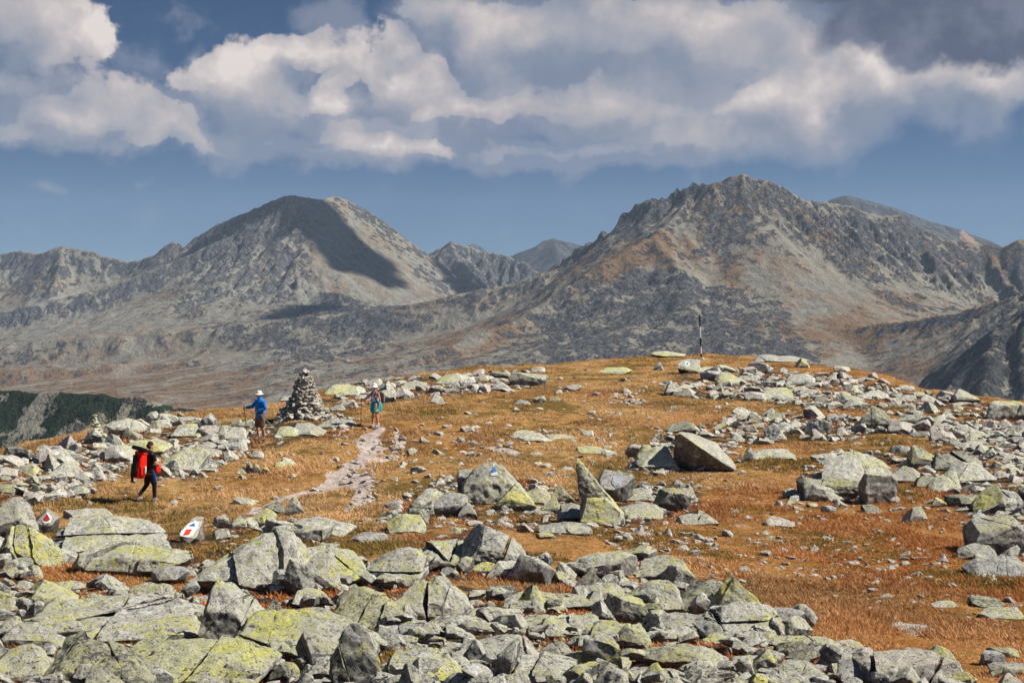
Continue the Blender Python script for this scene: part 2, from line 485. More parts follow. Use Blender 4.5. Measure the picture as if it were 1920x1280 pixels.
# ------------------------------------------------------------------ grass tufts
def build_grass():
    n = 300000
    rng = np.random.default_rng(3)
    a = rng.uniform(-0.40, 0.40, n)
    Y = np.exp(rng.uniform(math.log(13), math.log(122), n))
    X = a * Y
    px, py = proj(X, Y, gz_base(X, Y))
    fm = field_mask(px, py)
    ed = edge_dist(X, Y)
    d = path_field(X, Y)
    clump = fbm2(X / 1.3, Y / 2.0, 4, 55) * 1.35
    keep = (ed < 6) & (d > rng.uniform(-0.1, 0.15, n)) & (rng.random(n) < np.where(fm, 0.20, np.maximum(0.42, 0.85 + 0.9 * clump)))
    X, Y, px, py, clump = [q[keep] for q in (X, Y, px, py, clump)]
    n = len(X)
    Z = gz(X, Y)
    ru = rust_at(X, Y)
    B = 6
    sc = np.clip(0.45 + 1.0 * (clump + 0.35), 0.28, 1.9) * np.clip(Y / 45, 0.70, 1.05)
    ang = rng.uniform(0, 2 * np.pi, (n, B)); rad = rng.uniform(0, 0.10, (n, B)) * sc[:, None]
    bx = X[:, None] + rad * np.cos(ang); by = Y[:, None] + rad * np.sin(ang)
    h = rng.uniform(0.04, 0.115, (n, B)) * sc[:, None]
    lean = rng.uniform(0.3, 1.3, (n, B)) * h
    wa = rng.uniform(0, 2 * np.pi, (n, B))
    wid = 0.008 + 0.012 * rng.random((n, B)) * sc[:, None] * 1.4
    wx, wy = np.cos(wa) * wid, np.sin(wa) * wid
    tx = bx + lean * (np.cos(ang) * 0.7 - 0.45); ty = by + lean * np.sin(ang) * 0.7
    zb = Z[:, None] - 0.01 + 0 * bx
    v = np.empty((n, B, 3, 3))
    v[:, :, 0] = np.stack([bx - wx, by - wy, zb], -1)
    v[:, :, 1] = np.stack([bx + wx, by + wy, zb], -1)
    v[:, :, 2] = np.stack([tx, ty, zb + h], -1)
    gold = np.array([0.64, 0.39, 0.165]); straw = np.array([0.80, 0.59, 0.33]); rustc = np.array([0.56, 0.155, 0.030]); olive = np.array([0.24, 0.175, 0.045]); brown = np.array([0.40, 0.20, 0.055])
    k = rng.random(n)[:, None]
    pal = np.clip(.5 + 1.6 * fbm2(X / 3.2, Y / 5.0, 3, 191), 0, 1)[:, None]
    c = (gold * (1 - k) + straw * k * 0.7 + brown * k * 0.3) * (.72 + .28 * pal) + straw * .22 * pal - .06 * brown
    r = np.clip(ru + rng.uniform(-0.25, 0.25, n), 0, 1)[:, None]
    c = c * (1 - r) + (rustc * 0.6 + brown * 0.4) * r
    fmk = fm[keep]
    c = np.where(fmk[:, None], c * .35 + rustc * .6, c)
    ol = (fbm2(X / 2.4, Y / 4.5, 4, 91) * 1.2 + rng.uniform(-.15, .15, n) > 0.20)[:, None]
    c = np.where(ol, olive * 0.8 + c * 0.2, c)
    c = c[:, None, None, :] * rng.uniform(0.65, 1.25, (n, B, 1, 1)) * np.ones((1, 1, 3, 1))
    V = v.reshape(-1, 3)
    F = np.arange(len(V)).reshape(-1, 3)
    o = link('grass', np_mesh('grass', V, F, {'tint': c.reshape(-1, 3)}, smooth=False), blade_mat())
    tag(o, 'dry orange, straw and olive grass tufts growing over the ridge', 'grass', None, 'stuff')
build_grass()
# ------------------------------------------------------------------ rocks
def rock_mesh(name, pts, L, rough=0.016, bev=0.010, seed=0, cuts=0, chip=3):
    """an irregular fractured body: hull of pts, worn edges, chipped and pitted surface"""
    pts = np.asarray(pts, float)
    size = float((pts.max(0) - pts.min(0)).max())
    bm = bmesh.new()
    for p in pts: bm.verts.new(p)
    r = bmesh.ops.convex_hull(bm, input=bm.verts, use_existing_faces=False)
    junk = [g for g in set(r['geom_interior'] + r['geom_unused']) if isinstance(g, bmesh.types.BMVert)]
    if junk: bmesh.ops.delete(bm, geom=junk, context='VERTS')
    bmesh.ops.dissolve_limit(bm, angle_limit=math.radians(5), verts=bm.verts, edges=bm.edges)
    rk = np.random.default_rng(seed + 313)
    for ci in range(chip):
        n_ = rk.normal(size=3) * np.array([1, 1, .8]); n_[2] = abs(n_[2]) * (1 if ci else 1.6); n_ /= np.linalg.norm(n_)
        co_ = np.array([v.co[:] for v in bm.verts]); pr_ = co_ @ n_
        lim = pr_.min() + (pr_.max() - pr_.min()) * rk.uniform(.80, .93)
        bmesh.ops.bisect_plane(bm, geom=bm.verts[:] + bm.edges[:] + bm.faces[:], plane_co=Vector(n_ * lim), plane_no=Vector(n_), clear_outer=True)
        ed = [e for e in bm.edges if e.is_boundary]
        if ed: bmesh.ops.holes_fill(bm, edges=ed, sides=0)
    if cuts:
        rc = np.random.default_rng(seed + 991)
        pieces = [bm]
        ctr = pts.mean(0); ext = pts.max(0) - pts.min(0)
        for ci in range(cuts):
            # upright joints across the length, now and then a bedding joint
            if rc.random() < .35 and ci:
                no = Vector((rc.normal() * .12, rc.normal() * .15, 1)).normalized(); c0 = Vector((ctr[0], ctr[1], pts[:, 2].min() + ext[2] * rc.uniform(.5, .72)))
            else:
                a = rc.uniform(-.7, .7)
                no = Vector((math.cos(a), math.sin(a), rc.normal() * .35)).normalized(); c0 = Vector((ctr[0] + ext[0] * (-.30 + .6 * (ci + rc.random()) / cuts), ctr[1], ctr[2]))
            new = []
            for b in pieces:
                for sgn in (1, -1):
                    q = b.copy()
                    bmesh.ops.bisect_plane(q, geom=q.verts[:] + q.edges[:] + q.faces[:], plane_co=c0 + no * (.004 * size * sgn), plane_no=no * -sgn, clear_outer=True)
                    ed = [e for e in q.edges if e.is_boundary]
                    if len(q.verts) < 4: q.free(); continue
                    if ed: bmesh.ops.holes_fill(q, edges=ed, sides=0)
                    sh = Vector((rc.normal() * .012, rc.normal() * .022, rc.normal() * .018)) * size
                    if sgn < 0: bmesh.ops.translate(q, vec=sh, verts=q.verts)
                    new.append(q)
                b.free()
            pieces = new
        bm = bmesh.new()
        for q in pieces:
            if bev:
                try: bmesh.ops.bevel(q, geom=list(q.edges), offset=bev * size * 0.45, segments=1, profile=0.5, affect='EDGES', clamp_overlap=True)
                except Exception: pass
            tm = bpy.data.meshes.new('t'); q.to_mesh(tm); q.free(); bm.from_mesh(tm); bpy.data.meshes.remove(tm)
        bev = 0
    if bev:
        bmesh.ops.bevel(bm, geom=list(bm.edges), offset=bev * size * 0.6, segments=1, profile=0.5, affect='EDGES', clamp_overlap=True)
    bmesh.ops.triangulate(bm, faces=bm.faces)
    for _ in range(7):
        es = [e for e in bm.edges if e.calc_length() > L]
        if not es or len(bm.verts) > 9000: break
        bmesh.ops.subdivide_edges(bm, edges=es, cuts=1)
        bmesh.ops.triangulate(bm, faces=[f for f in bm.faces if len(f.verts) > 3])
    bm.normal_update()
    me = bpy.data.meshes.new(name); bm.to_mesh(me); bm.free()
    n = len(me.vertices)
    co = np.empty(n * 3, np.float32); me.vertices.foreach_get('co', co); co = co.reshape(-1, 3).astype(float)
    no = np.empty(n * 3, np.float32); me.vertices.foreach_get('normal', no); no = no.reshape(-1, 3)
    q = co / size + seed * 3.17
    low = fbm3(q * 2.3, 3)
    hi = fbm3(q * 8.0, 3)
    # bedding steps: thin ledges broken along one direction
    tl = q @ np.array([0.25, 0.15, 1.0]) * 9 + low * 1.1
    st = (np.abs((tl % 1.0) - 0.5) - 0.25)
    hh = fbm3(q * 22.0, 2)
    gr = 1 - 2 * np.abs(fbm3(q * 5.0 + 9.0, 3))
    d = size * (rough * low + rough * 0.55 * hi + rough * 0.3 * hh - rough * 0.9 * np.clip(gr - .45, 0, 1))
    co = co + no * d[:, None]
    me.vertices.foreach_set('co', co.astype(np.float32).ravel())
    me.polygons.foreach_set('use_smooth', np.ones(len(me.polygons), bool))
    me.update()
    try: me.set_sharp_from_angle(angle=math.radians(38))
    except Exception: pass
    return me

PROF = {
    'peak':  ([(0, 0), (.10, .28), (.30, .80), (.42, 1), (.52, .92), (.80, .42), (1, 0)], .40, .55, .05),
    'peakr': ([(0, 0), (.22, .40), (.50, .86), (.62, 1), (.78, .70), (1, 0)], .40, .55, .05),
    'spike': ([(0, 0), (.22, .6), (.42, 1), (.55, .95), (.85, .4), (1, 0)], .60, .45, .02),
    'wedge': ([(0, 0), (.04, .55), (.16, 1), (.34, .97), (.70, .62), (1, .22), (1, 0)], .45, .70, .05),
    'wedgel': ([(0, 0), (0, .2), (.30, .62), (.66, .98), (.86, 1), (1, .5), (1, 0)], .45, .70, .05),
    'slab':  ([(0, 0), (.02, .45), (.20, .85), (.55, 1), (.85, .85), (1, .42), (.98, 0)], .30, .85, .06),
    'slabr': ([(0, 0), (.0, .65), (.12, .95), (.40, 1), (.75, .70), (1, .30), (.98, 0)], .30, .85, .06),
    'slabl': ([(0, 0), (.0, .30), (.25, .62), (.60, .95), (.90, 1), (1, .65), (.98, 0)], .30, .85, .06),
    'block': ([(0, 0), (.01, .80), (.10, 1), (.50, .96), (.88, .92), (1, .70), (1, 0)], .80, .70, .05),
    'tall':  ([(0, .0), (.02, .45), (.10, .88), (.30, 1), (.55, .97), (.80, .60), (1, 0)], .55, .35, .04),
    'flat':  ([(0, 0), (.10, .7), (.40, 1), (.80, .85), (1, 0)], .25, .9, .08),
}

def prof_points(kind, w, H, D, rng):
    P = []
    if kind == 'round':
        for _ in range(34):
            v = rng.normal(size=3); v /= np.linalg.norm(v)
            v = np.sign(v) * np.abs(v) ** 0.8
            P.append([v[0] * w * .52, D * .5 + v[1] * D * .52, H * .45 + v[2] * H * .56])
        P = np.array(P); P += rng.normal(size=P.shape) * np.array([w, D, H]) * 0.03
        return P
    pr, f, _, j = PROF[kind]
    for (u, v) in pr:
        x = (u - .5) * w
        jj = lambda s: rng.normal() * j * s
        if v == 0:
            P.append([x * .80 + jj(w), D * .16 + jj(D) * .5, -.22 * H]); P.append([x * .85 + jj(w), D * .85 + jj(D), -.22 * H])
            P.append([x * .98 + jj(w), D * .02, H * f * .38 + jj(H) * .5])
        else:
            P.append([x + jj(w) * .6, D * (.55 + .25 * rng.random()), v * H + jj(H) * .5])
            P.append([x * .97 + jj(w), D * (.05 + .10 * rng.random()), v * H * f + jj(H)])
            P.append([x * .9 + jj(w), D * (.95 + .08 * rng.random()), v * H * (.55 + .3 * rng.random())])
    return np.array(P)

GROUP_ROCK = 'lichen covered rocks lying on the ridge'
ALLROCKS = []        # (px, py, w, object)

def place_rock(x, yb, w, h, kind, label=None, mat=None, name='rock', depth=None, yaw=None, extra=None, seed=None, D=None, lift=0.0, L=None, bev=0.010, rough=0.016):
    seed = int(x * 7 + yb * 13) if seed is None else seed
    rng = np.random.default_rng(seed)
    if yb > 1275:                              # foot of the rock is below the frame
        pass
    P = hit(x, yb)
    Y = P[1]
    W = w * Y / FPX
    h_m = h * Y / FPX
    dk = PROF.get(kind, (0, 0, .75, 0))[2]
    D = D if D else W * dk * (0.85 + .3 * rng.random())
    slope = -P[2] / Y
    Hh = max(h_m - slope * D * 0.6, h_m * 0.55)
    pts = prof_points(kind, W, Hh, D, rng)
    yaw = rng.uniform(-.22, .22) if yaw is None else yaw
    c, s = math.cos(yaw), math.sin(yaw)
    pts = np.stack([pts[:, 0] * c - pts[:, 1] * s, pts[:, 0] * s + pts[:, 1] * c, pts[:, 2]], -1)
    cuts = 0 if kind in ('round', 'spike', 'flat') else (3 if w > 200 else 2 if w > 125 else 1 if (w > 70 and rng.random() < .6) else 0)
    me = rock_mesh(name, pts, L or max(0.035, 5.0 * Y / FPX), seed=seed % 97, bev=bev, rough=rough, cuts=cuts)
    o = link(name, me, mat or M_ROCK, loc=(P[0], P[1], P[2] + lift))
    if name in ('rock', 'boulder', 'slab'): o['group'] = GROUP_ROCK
    if name == 'slab': o['kind'] = 'thing'
    tag(o, label, {'rock': 'rock', 'boulder': 'boulder', 'slab': 'rock slab'}.get(name, 'rock'))
    ALLROCKS.append((x, yb - h * .5, w, h, o))
    return o

G, K, S_ = 'G', 'K', 'S'
HERO = [
 # x, ybase, w, h, kind, material, name, label
 (14, 1012, 118, 96, 'peakr', G, 'boulder', 'tall grey pointed boulder cut by the left edge, beside the red marked rock'),
 (50, 1065, 130, 84, 'wedge', 0, 'slab', 'lichen slab with a dark triangular side below the pointed boulder'),
 (195, 1042, 225, 74, 'slab', 0, 'slab', 'wide yellow lichen slab in front of the red marked rock'),
 (222, 1082, 215, 60, 'block', 0, 'slab', 'long slab with a dark overhanging front above the red grass'),
 (308, 1098, 92, 40, 'round', G, 'rock', 'domed grey green rock at the end of the dark fronted slab'),
 (475, 1108, 225, 112, 'slabl', 0, 'slab', 'big yellow lichen slab whose steep left side is dark'),
 (432, 1205, 150, 122, 'wedge', 0, 'boulder', 'sharp crested boulder with a narrow dark blade on its left'),
 (215, 1212, 350, 100, 'slab', 0, 'slab', 'longest yellow lichen slab, low in the left corner area'),
 (88, 1140, 105, 60, 'wedge', 0, 'rock', 'wedge shaped rock with dark left side above the longest slab'),
 (172, 1300, 215, 120, 'wedge', K, 'boulder', 'dark sided mossy boulder at the bottom left'),
 (330, 1290, 300, 110, 'slabr', 0, 'slab', 'long cracked grey slab sloping right at the bottom left'),
 (545, 1250, 300, 116, 'slabr', 0, 'slab', 'yellow speckled slab sloping down right beside the steep narrow slab'),
 (672, 1300, 108, 160, 'tall', 0, 'slab', 'steep narrow slab standing on end with bright yellow lichen'),
 (530, 1296, 78, 62, 'round', K, 'rock', 'small dark stone upright at the bottom between two slabs'),
 (515, 1158, 50, 48, 'peak', K, 'rock', 'small dark angular stone standing on a pale slab'),
 (600, 1100, 175, 78, 'slab', 0, 'slab', 'grey and yellow slab with a dark notch on its left corner'),
 (722, 1100, 135, 80, 'slabl', 0, 'slab', 'bright yellow lichen slab just below the red grass strip'),
 (705, 1180, 150, 80, 'slabr', K, 'boulder', 'mossy dark fronted boulder sloping right in the rock field'),
 (822, 1165, 180, 96, 'peak', 0, 'boulder', 'broad pyramid boulder with a dark left side'),
 (862, 1192, 125, 42, 'slab', 0, 'slab', 'thin yellow topped slab right below the broad pyramid boulder'),
 (820, 1062, 160, 62, 'slabl', 0, 'slab', 'pale lichen slab rising right to the cracked block'),
 (925, 1068, 140, 92, 'wedge', G, 'boulder', 'cracked block with a smooth grey shaded face and sharp top'),
 (968, 1094, 115, 62, 'peak', 0, 'boulder', 'pale pointed boulder beside the strip of red grass'),
 (1135, 1086, 135, 56, 'round', 0, 'boulder', 'domed grey boulder at the upper rim of the rock field'),
 (1245, 1092, 120, 60, 'wedge', 0, 'slab', 'slab with a dark left edge leaning beside the domed grey boulder'),
 (1108, 1118, 72, 58, 'peak', K, 'rock', 'dark pointed rock under the domed grey boulder'),
 (1225, 1150, 120, 66, 'slabl', 0, 'slab', 'pale slab below the leaning slab with dark edge'),
 (1372, 1158, 110, 104, 'peakr', 0, 'boulder', 'upright pointed boulder on the right rim of the rock field'),
 (1315, 1150, 95, 70, 'slabl', K, 'boulder', 'mossy rock with a dark hollow left of the upright pointed boulder'),
 (1410, 1205, 175, 82, 'slab', 0, 'slab', 'large pale lichen slab below the upright pointed boulder'),
 (1478, 1180, 80, 46, 'round', G, 'rock', 'grey rounded rock at the edge of the rust red grass'),
 (1290, 1195, 150, 48, 'slabr', G, 'slab', 'long grey slab running down right in the rock field'),
 (1270, 1262, 145, 56, 'round', K, 'boulder', 'brown bellied boulder with a hollow beneath it'),
 (1335, 1262, 90, 60, 'slabr', 0, 'slab', 'narrow slab with a brown edge right of the brown bellied boulder'),
 (1405, 1272, 95, 46, 'slab', 0, 'rock', 'yellow topped rock near the lower right of the rock field'),
 (1500, 1235, 150, 44, 'slab', 0, 'slab', 'flat bright lichen slab along the red grass edge'),
 (1585, 1262, 120, 56, 'slabl', 0, 'slab', 'grey and yellow slab left of the pale lilac block'),
 (1730, 1300, 205, 86, 'block', S_, 'boulder', 'large pale lilac block blotched with green lichen'),
 (1650, 1262, 90, 44, 'block', 0, 'rock', 'yellow green block behind the pale lilac block'),
 (1762, 1242, 62, 42, 'peakr', 0, 'rock', 'small pointed rock on the right rim of the rock field'),
 (1600, 1220, 60, 22, 'slab', 0, 'rock', 'thin flat rock where the field meets the red grass'),
 (1862, 1250, 56, 34, 'round', G, 'rock', 'rounded grey boulder alone in grass at the lower right'),
 (1895, 1272, 74, 32, 'block', G, 'rock', 'squat grey block in the bottom right corner'),
 (1885, 1236, 60, 24, 'block', K, 'rock', 'dark faced rock above the bottom right corner block'),
 (1718, 1192, 108, 15, 'flat', S_, 'slab', 'long white slab sunk in the rust coloured grass'),
 (1905, 1290, 70, 30, 'peak', S_, 'rock', 'pale stone at the very bottom right corner'),
 (1010, 1150, 110, 46, 'slab', 0, 'slab', 'pale slab in the middle of the rock field under the red strip'),
 (935, 1130, 58, 36, 'block', K, 'rock', 'small dark block at the left end of the red grass strip'),
 (1040, 1196, 165, 48, 'slabl', 0, 'slab', 'long slab rising right in the central rock field'),
 (915, 1176, 90, 40, 'slab', 0, 'slab', 'grey slab right of the broad pyramid boulder'),
 (935, 1246, 170, 60, 'slab', 0, 'slab', 'wide yellow blotched slab in the bottom centre'),
 (1035, 1296, 220, 84, 'wedge', 0, 'slab', 'large slab with dark broken left edge at the bottom centre'),
 (1040, 1235, 84, 36, 'peakr', K, 'rock', 'dark hollow fronted rock in the bottom centre'),
 (1160, 1215, 130, 46, 'slab', 0, 'slab', 'pale green slab left of the long grey slab'),
 (1130, 1262, 120, 44, 'slabr', 0, 'slab', 'grey slab above the bottom edge right of centre'),
 (1215, 1296, 130, 46, 'slab', 0, 'slab', 'lichen slab on the bottom edge below the brown bellied boulder'),
 (790, 1290, 170, 76, 'slab', 0, 'slab', 'broad dusty slab right of the steep narrow slab'),
 (775, 1212, 90, 44, 'block', G, 'rock', 'grey block above the broad dusty slab'),
 (30, 1285, 120, 84, 'slab', 0, 'boulder', 'white blotched boulder in the bottom left corner'),
 (60, 1215, 110, 50, 'slabr', 0, 'slab', 'low slab above the bottom left corner boulder'),
 (1500, 1290, 140, 52, 'slab', G, 'slab', 'grey slab on the bottom edge left of the pale lilac block'),
 # centre group
 (902, 942, 80, 62, 'block', G, 'boulder', 'blocky shoulder rock left of the blue triangle boulder'),
 (958, 956, 108, 58, 'peak', 0, 'boulder', 'lit pointed slab leaning in front of the blue triangle boulder'),
 (1158, 942, 72, 66, 'round', G, 'boulder', 'rounded grey boulder with a faded white smear'),
 (1002, 945, 58, 30, 'slab', K, 'rock', 'dark fronted rock right of the blue triangle boulder'),
 (1058, 942, 54, 38, 'peak', K, 'rock', 'dark angular rock left of the spire'),
 (1034, 962, 50, 34, 'peakr', 0, 'rock', 'pale angular rock between blue triangle boulder and spire'),
 (1075, 975, 60, 32, 'slab', G, 'rock', 'stack of thin grey plates at the left foot of the spire'),
 (1258, 960, 76, 54, 'block', K, 'boulder', 'dark fronted block with a pale right side'),
 (1212, 975, 100, 32, 'slab', G, 'slab', 'flat slab with a shaded lower edge right of the spire'),
 (1205, 940, 64, 26, 'slab', G, 'slab', 'small flat slab behind the dark fronted block'),
 (1300, 985, 60, 24, 'slab', G, 'rock', 'low grey rock right below the dark fronted block'),
 (1330, 984, 46, 26, 'peak', 0, 'rock', 'pale pointed rock at the right end of the centre group'),
 (845, 970, 62, 50, 'block', G, 'boulder', 'grey upright block in the rocks left of the blue triangle'),
 (878, 976, 44, 40, 'peak', G, 'rock', 'split pointed rock right of the grey upright block'),
 (800, 955, 66, 40, 'slab', 0, 'rock', 'light rock heaped left of the grey upright block'),
 (787, 984, 48, 34, 'block', K, 'rock', 'dark cube of rock at the lower left of the centre group'),
 (765, 1000, 76, 38, 'slab', 0, 'slab', 'pale slab left of the dark cube of rock'),
 (1062, 1002, 92, 24, 'slabl', G, 'slab', 'long grey slab in front of the spire'),
 (1010, 962, 60, 12, 'flat', G, 'slab', 'thin flat slab lying in red grass below the lit pointed slab'),
 (1022, 1012, 40, 14, 'round', 0, 'rock', 'small rounded rock left of the long grey slab'),
 (808, 922, 16, 28, 'spike', G, 'rock', 'tiny upright splinter of rock behind the light heap'),
 # right middle
 (1238, 882, 84, 44, 'slabl', 0, 'slab', 'pale slab at the left foot of the big tilted slab'),
 (1215, 868, 50, 40, 'peak', 0, 'rock', 'pale pointed rock left of the big tilted slab'),
 (1280, 812, 54, 30, 'wedgel', K, 'rock', 'dark upturned rock above the big tilted slab'),
 (1405, 866, 24, 34, 'spike', G, 'rock', 'narrow grey stone standing right of the big tilted slab'),
 (1392, 867, 16, 22, 'peak', K, 'rock', 'small dark stone beside the narrow standing stone'),
 (1460, 862, 90, 24, 'slab', 0, 'slab', 'long low yellow slab right of the narrow standing stone'),
 (1570, 935, 125, 42, 'block', K, 'slab', 'long slab with a dark front at the foot of the twin boulders'),
 (1580, 905, 100, 52, 'slab', 0, 'boulder', 'lilac and grey boulder resting on the dark fronted long slab'),
 (1650, 945, 66, 78, 'block', 0, 'boulder', 'tall blocky boulder beside the long dark fronted slab'),
 (1620, 885, 110, 42, 'slab', 0, 'boulder', 'rounded top boulder behind the tall blocky boulder'),
 (1695, 905, 60, 34, 'slabl', G, 'slab', 'grey slab leaning right of the tall blocky boulder'),
 (1642, 806, 84, 58, 'peak', K, 'boulder', 'big dark weathered boulder on the far right slope'),
 (1718, 980, 56, 40, 'peakr', G, 'boulder', 'lone pointed boulder sitting in the grass'),
 (1636, 963, 44, 18, 'slab', K, 'rock', 'small dark flat rock below the tall blocky boulder'),
 (1556, 962, 32, 16, 'round', G, 'rock', 'small grey round rock in the grass below the long slab'),
 (1462, 988, 54, 22, 'slabr', S_, 'rock', 'pale saddle shaped rock alone in the grass'),
 (1488, 930, 34, 16, 'flat', 0, 'rock', 'flat pale rock left of the long dark fronted slab'),
 (1742, 876, 68, 46, 'wedge', K, 'boulder', 'boulder with dark left face and lichen cap'),
 (1800, 885, 92, 52, 'slabr', K, 'boulder', 'grey boulder with shaded left flank beside the lichen capped one'),
 (1740, 900, 24, 14, 'block', S_, 'rock', 'small pale cube between the two dark sided boulders'),
 (1785, 925, 74, 44, 'slabl', 0, 'slab', 'lichen covered slab rising right below the two dark sided boulders'),
 (1745, 915, 52, 26, 'slab', K, 'rock', 'dark rock tucked left of the rising lichen slab'),
 (1835, 905, 80, 46, 'slab', 0, 'boulder', 'grey green boulder in the right hand pile'),
 (1820, 950, 70, 24, 'block', K, 'slab', 'dark fronted block low in the right hand pile'),
 (1855, 962, 56, 66, 'wedgel', 0, 'boulder', 'upright lichen boulder split from its dark neighbour'),
 (1895, 960, 76, 48, 'slab', G, 'boulder', 'grey boulder at the right edge above the huge one'),
 (1762, 950, 26, 26, 'peak', 0, 'rock', 'small slanting stone at the left of the right hand pile'),
 (1880, 1042, 112, 84, 'block', G, 'boulder', 'huge grey boulder filling the right edge'),
 (1890, 1086, 130, 48, 'slab', G, 'boulder', 'second huge grey boulder, lowest at the right edge'),
 (1838, 1048, 74, 30, 'slab', G, 'slab', 'flat grey slab left of the huge boulders'),
 (1860, 1140, 66, 24, 'slabr', K, 'slab', 'dark edged slab lying in grass near the right edge'),
 (1885, 1160, 90, 22, 'flat', 0, 'slab', 'pale flat slab below the dark edged slab'),
 (1775, 1140, 50, 14, 'flat', 0, 'rock', 'flat grey rock left of the dark edged slab'),
 # back right
 (1336, 700, 66, 12, 'slab', 0, 'slab', 'flat lichen slab right of the white ringed marker rock'),
 (1252, 669, 66, 12, 'slabr', 0, 'slab', 'long flat slab on the skyline left of the pole'),
 (1460, 679, 100, 14, 'slabr', G, 'slab', 'long flat slab on the skyline right of the pole'),
 (1378, 722, 54, 24, 'slab', 0, 'boulder', 'lichen boulder on the back slope under the pole'),
 (1455, 748, 84, 22, 'slabl', 0, 'slab', 'pale sloping slab in the back right rock band'),
 (1500, 722, 56, 26, 'slab', 0, 'boulder', 'pale boulder behind the sloping slab'),
 (1235, 694, 20, 18, 'spike', G, 'rock', 'small upright grey rock left of the white ringed marker'),
 (1262, 740, 28, 28, 'peak', 0, 'rock', 'split pale rock at the left end of the back right band'),
 (1505, 690, 34, 22, 'spike', 0, 'rock', 'pale pointed rock on the skyline far right of the pole'),
 (1580, 698, 30, 12, 'block', S_, 'rock', 'small white block on the skyline right of the pointed rock'),
 (1640, 712, 22, 14, 'round', S_, 'rock', 'pale round stone on the right skyline'),
 (1815, 754, 52, 26, 'wedge', 0, 'boulder', 'big lichen block standing on the right skyline'),
 (1898, 790, 80, 42, 'block', 0, 'boulder', 'large lichen block at the right edge of the skyline'),
 (1715, 795, 60, 20, 'round', K, 'rock', 'dark low rock right of the dark weathered boulder'),
 # back centre
 (988, 724, 66, 32, 'block', G, 'boulder', 'grey block in the middle of the back rock band'),
 (935, 708, 44, 12, 'block', K, 'slab', 'dark edged slab left of the grey back block'),
 (937, 732, 42, 18, 'peak', G, 'rock', 'dark triangular rock with a pale side in the back band'),
 (850, 722, 60, 24, 'slab', 0, 'slab', 'pale slab in the back band above the path'),
 (775, 732, 60, 18, 'slab', G, 'slab', 'grey slab right of the woman'),
 (822, 757, 28, 20, 'wedge', G, 'rock', 'grey rock alone on the golden grass right of the woman'),
 (980, 760, 36, 15, 'peak', G, 'rock', 'low grey rock alone on the back meadow'),
 (1012, 756, 26, 15, 'round', G, 'rock', 'small grey rock right of the low one on the back meadow'),
 (1042, 753, 26, 10, 'peak', K, 'rock', 'tiny dark rock at the right of the back meadow trio'),
 (1075, 733, 34, 12, 'round', G, 'rock', 'dark domed rock under the back band'),
 (998, 828, 66, 18, 'slab', 0, 'slab', 'stack of yellowish slabs in the middle of the meadow'),
 (985, 815, 50, 10, 'flat', 0, 'slab', 'thin flat slab topping the yellowish stack'),
 (1060, 824, 60, 10, 'flat', 0, 'slab', 'flat lichen slab right of the yellowish stack'),
 (1112, 852, 80, 16, 'slabr', 0, 'slab', 'long low lichen rock behind the spire'),
 (1150, 700, 60, 12, 'slab', 0, 'slab', 'lichen slab on the back slope left of the white ringed marker'),
 (785, 887, 30, 14, 'round', 0, 'rock', 'low lichen rock in grass right of the stony path'),
 # left
 (228, 812, 88, 26, 'slab', 0, 'slab', 'long smooth slab behind the hiker with the red backpack'),
 (316, 794, 38, 20, 'block', 0, 'boulder', 'pale block on the left skyline'),
 (348, 790, 44, 10, 'slab', G, 'slab', 'flat slab right of the pale skyline block'),
 (328, 882, 92, 46, 'slabl', 0, 'slab', 'large smooth slab right of the hiker with the red backpack'),
 (225, 868, 60, 36, 'block', 0, 'boulder', 'boulder with a dark front left of the red backpack'),
 (265, 850, 90, 30, 'slab', 0, 'slab', 'pale slab behind the red backpack hiker'),
 (350, 820, 60, 28, 'slab', 0, 'boulder', 'pale boulder between the left skyline and the man in blue'),
 (410, 830, 30, 44, 'wedgel', 0, 'slab', 'upright slanting slab left of the man in blue'),
 (430, 832, 64, 34, 'slabl', 0, 'slab', 'pale slab leaning toward the man in blue'),
 (452, 838, 30, 18, 'round', 0, 'rock', 'rounded rock at the feet of the man in blue'),
 (540, 820, 52, 22, 'slab', 0, 'slab', 'pale slab right of the legs of the man in blue'),
 (576, 817, 66, 24, 'slabr', G, 'slab', 'grey wedge slab below the big cairn'),
 (625, 803, 70, 18, 'slab', G, 'slab', 'long slab at the right foot of the big cairn'),
 (640, 743, 74, 24, 'slab', 0, 'boulder', 'smooth pale boulder right behind the big cairn'),
 (545, 752, 36, 12, 'slab', G, 'rock', 'low flat rock left behind the big cairn'),
 (630, 774, 34, 16, 'round', G, 'rock', 'grey rounded rock right of the big cairn'),
 (466, 886, 18, 26, 'spike', G, 'rock', 'first upright slate of the cluster below the man in blue'),
 (480, 887, 18, 24, 'spike', 0, 'rock', 'middle upright slate of the cluster below the man in blue'),
 (497, 888, 16, 20, 'spike', 0, 'rock', 'right upright slate of the cluster below the man in blue'),
 (454, 888, 22, 12, 'slab', 0, 'rock', 'low stone left of the upright slate cluster'),
 (480, 862, 24, 20, 'slab', S_, 'rock', 'bright cream stone on top of the upright slate cluster'),
 (524, 878, 22, 16, 'slabr', 0, 'rock', 'left plate of the tilted slate pair'),
 (540, 874, 26, 18, 'slabr', 0, 'rock', 'right plate of the tilted slate pair'),
 (162, 976, 100, 26, 'flat', S_, 'slab', 'smooth pale flat slab in the grass below the red backpack hiker'),
 (452, 946, 50, 14, 'slabr', 0, 'rock', 'low long rock right of the red backpack hiker'),
 (512, 962, 46, 30, 'peak', K, 'rock', 'dark triangular rock left of the small white spire'),
 (553, 968, 36, 42, 'spike', 0, 'rock', 'small pale spire beside the path'),
 (447, 992, 34, 30, 'wedgel', 0, 'rock', 'small dark tipped rock at the upper rim of the left rock field'),
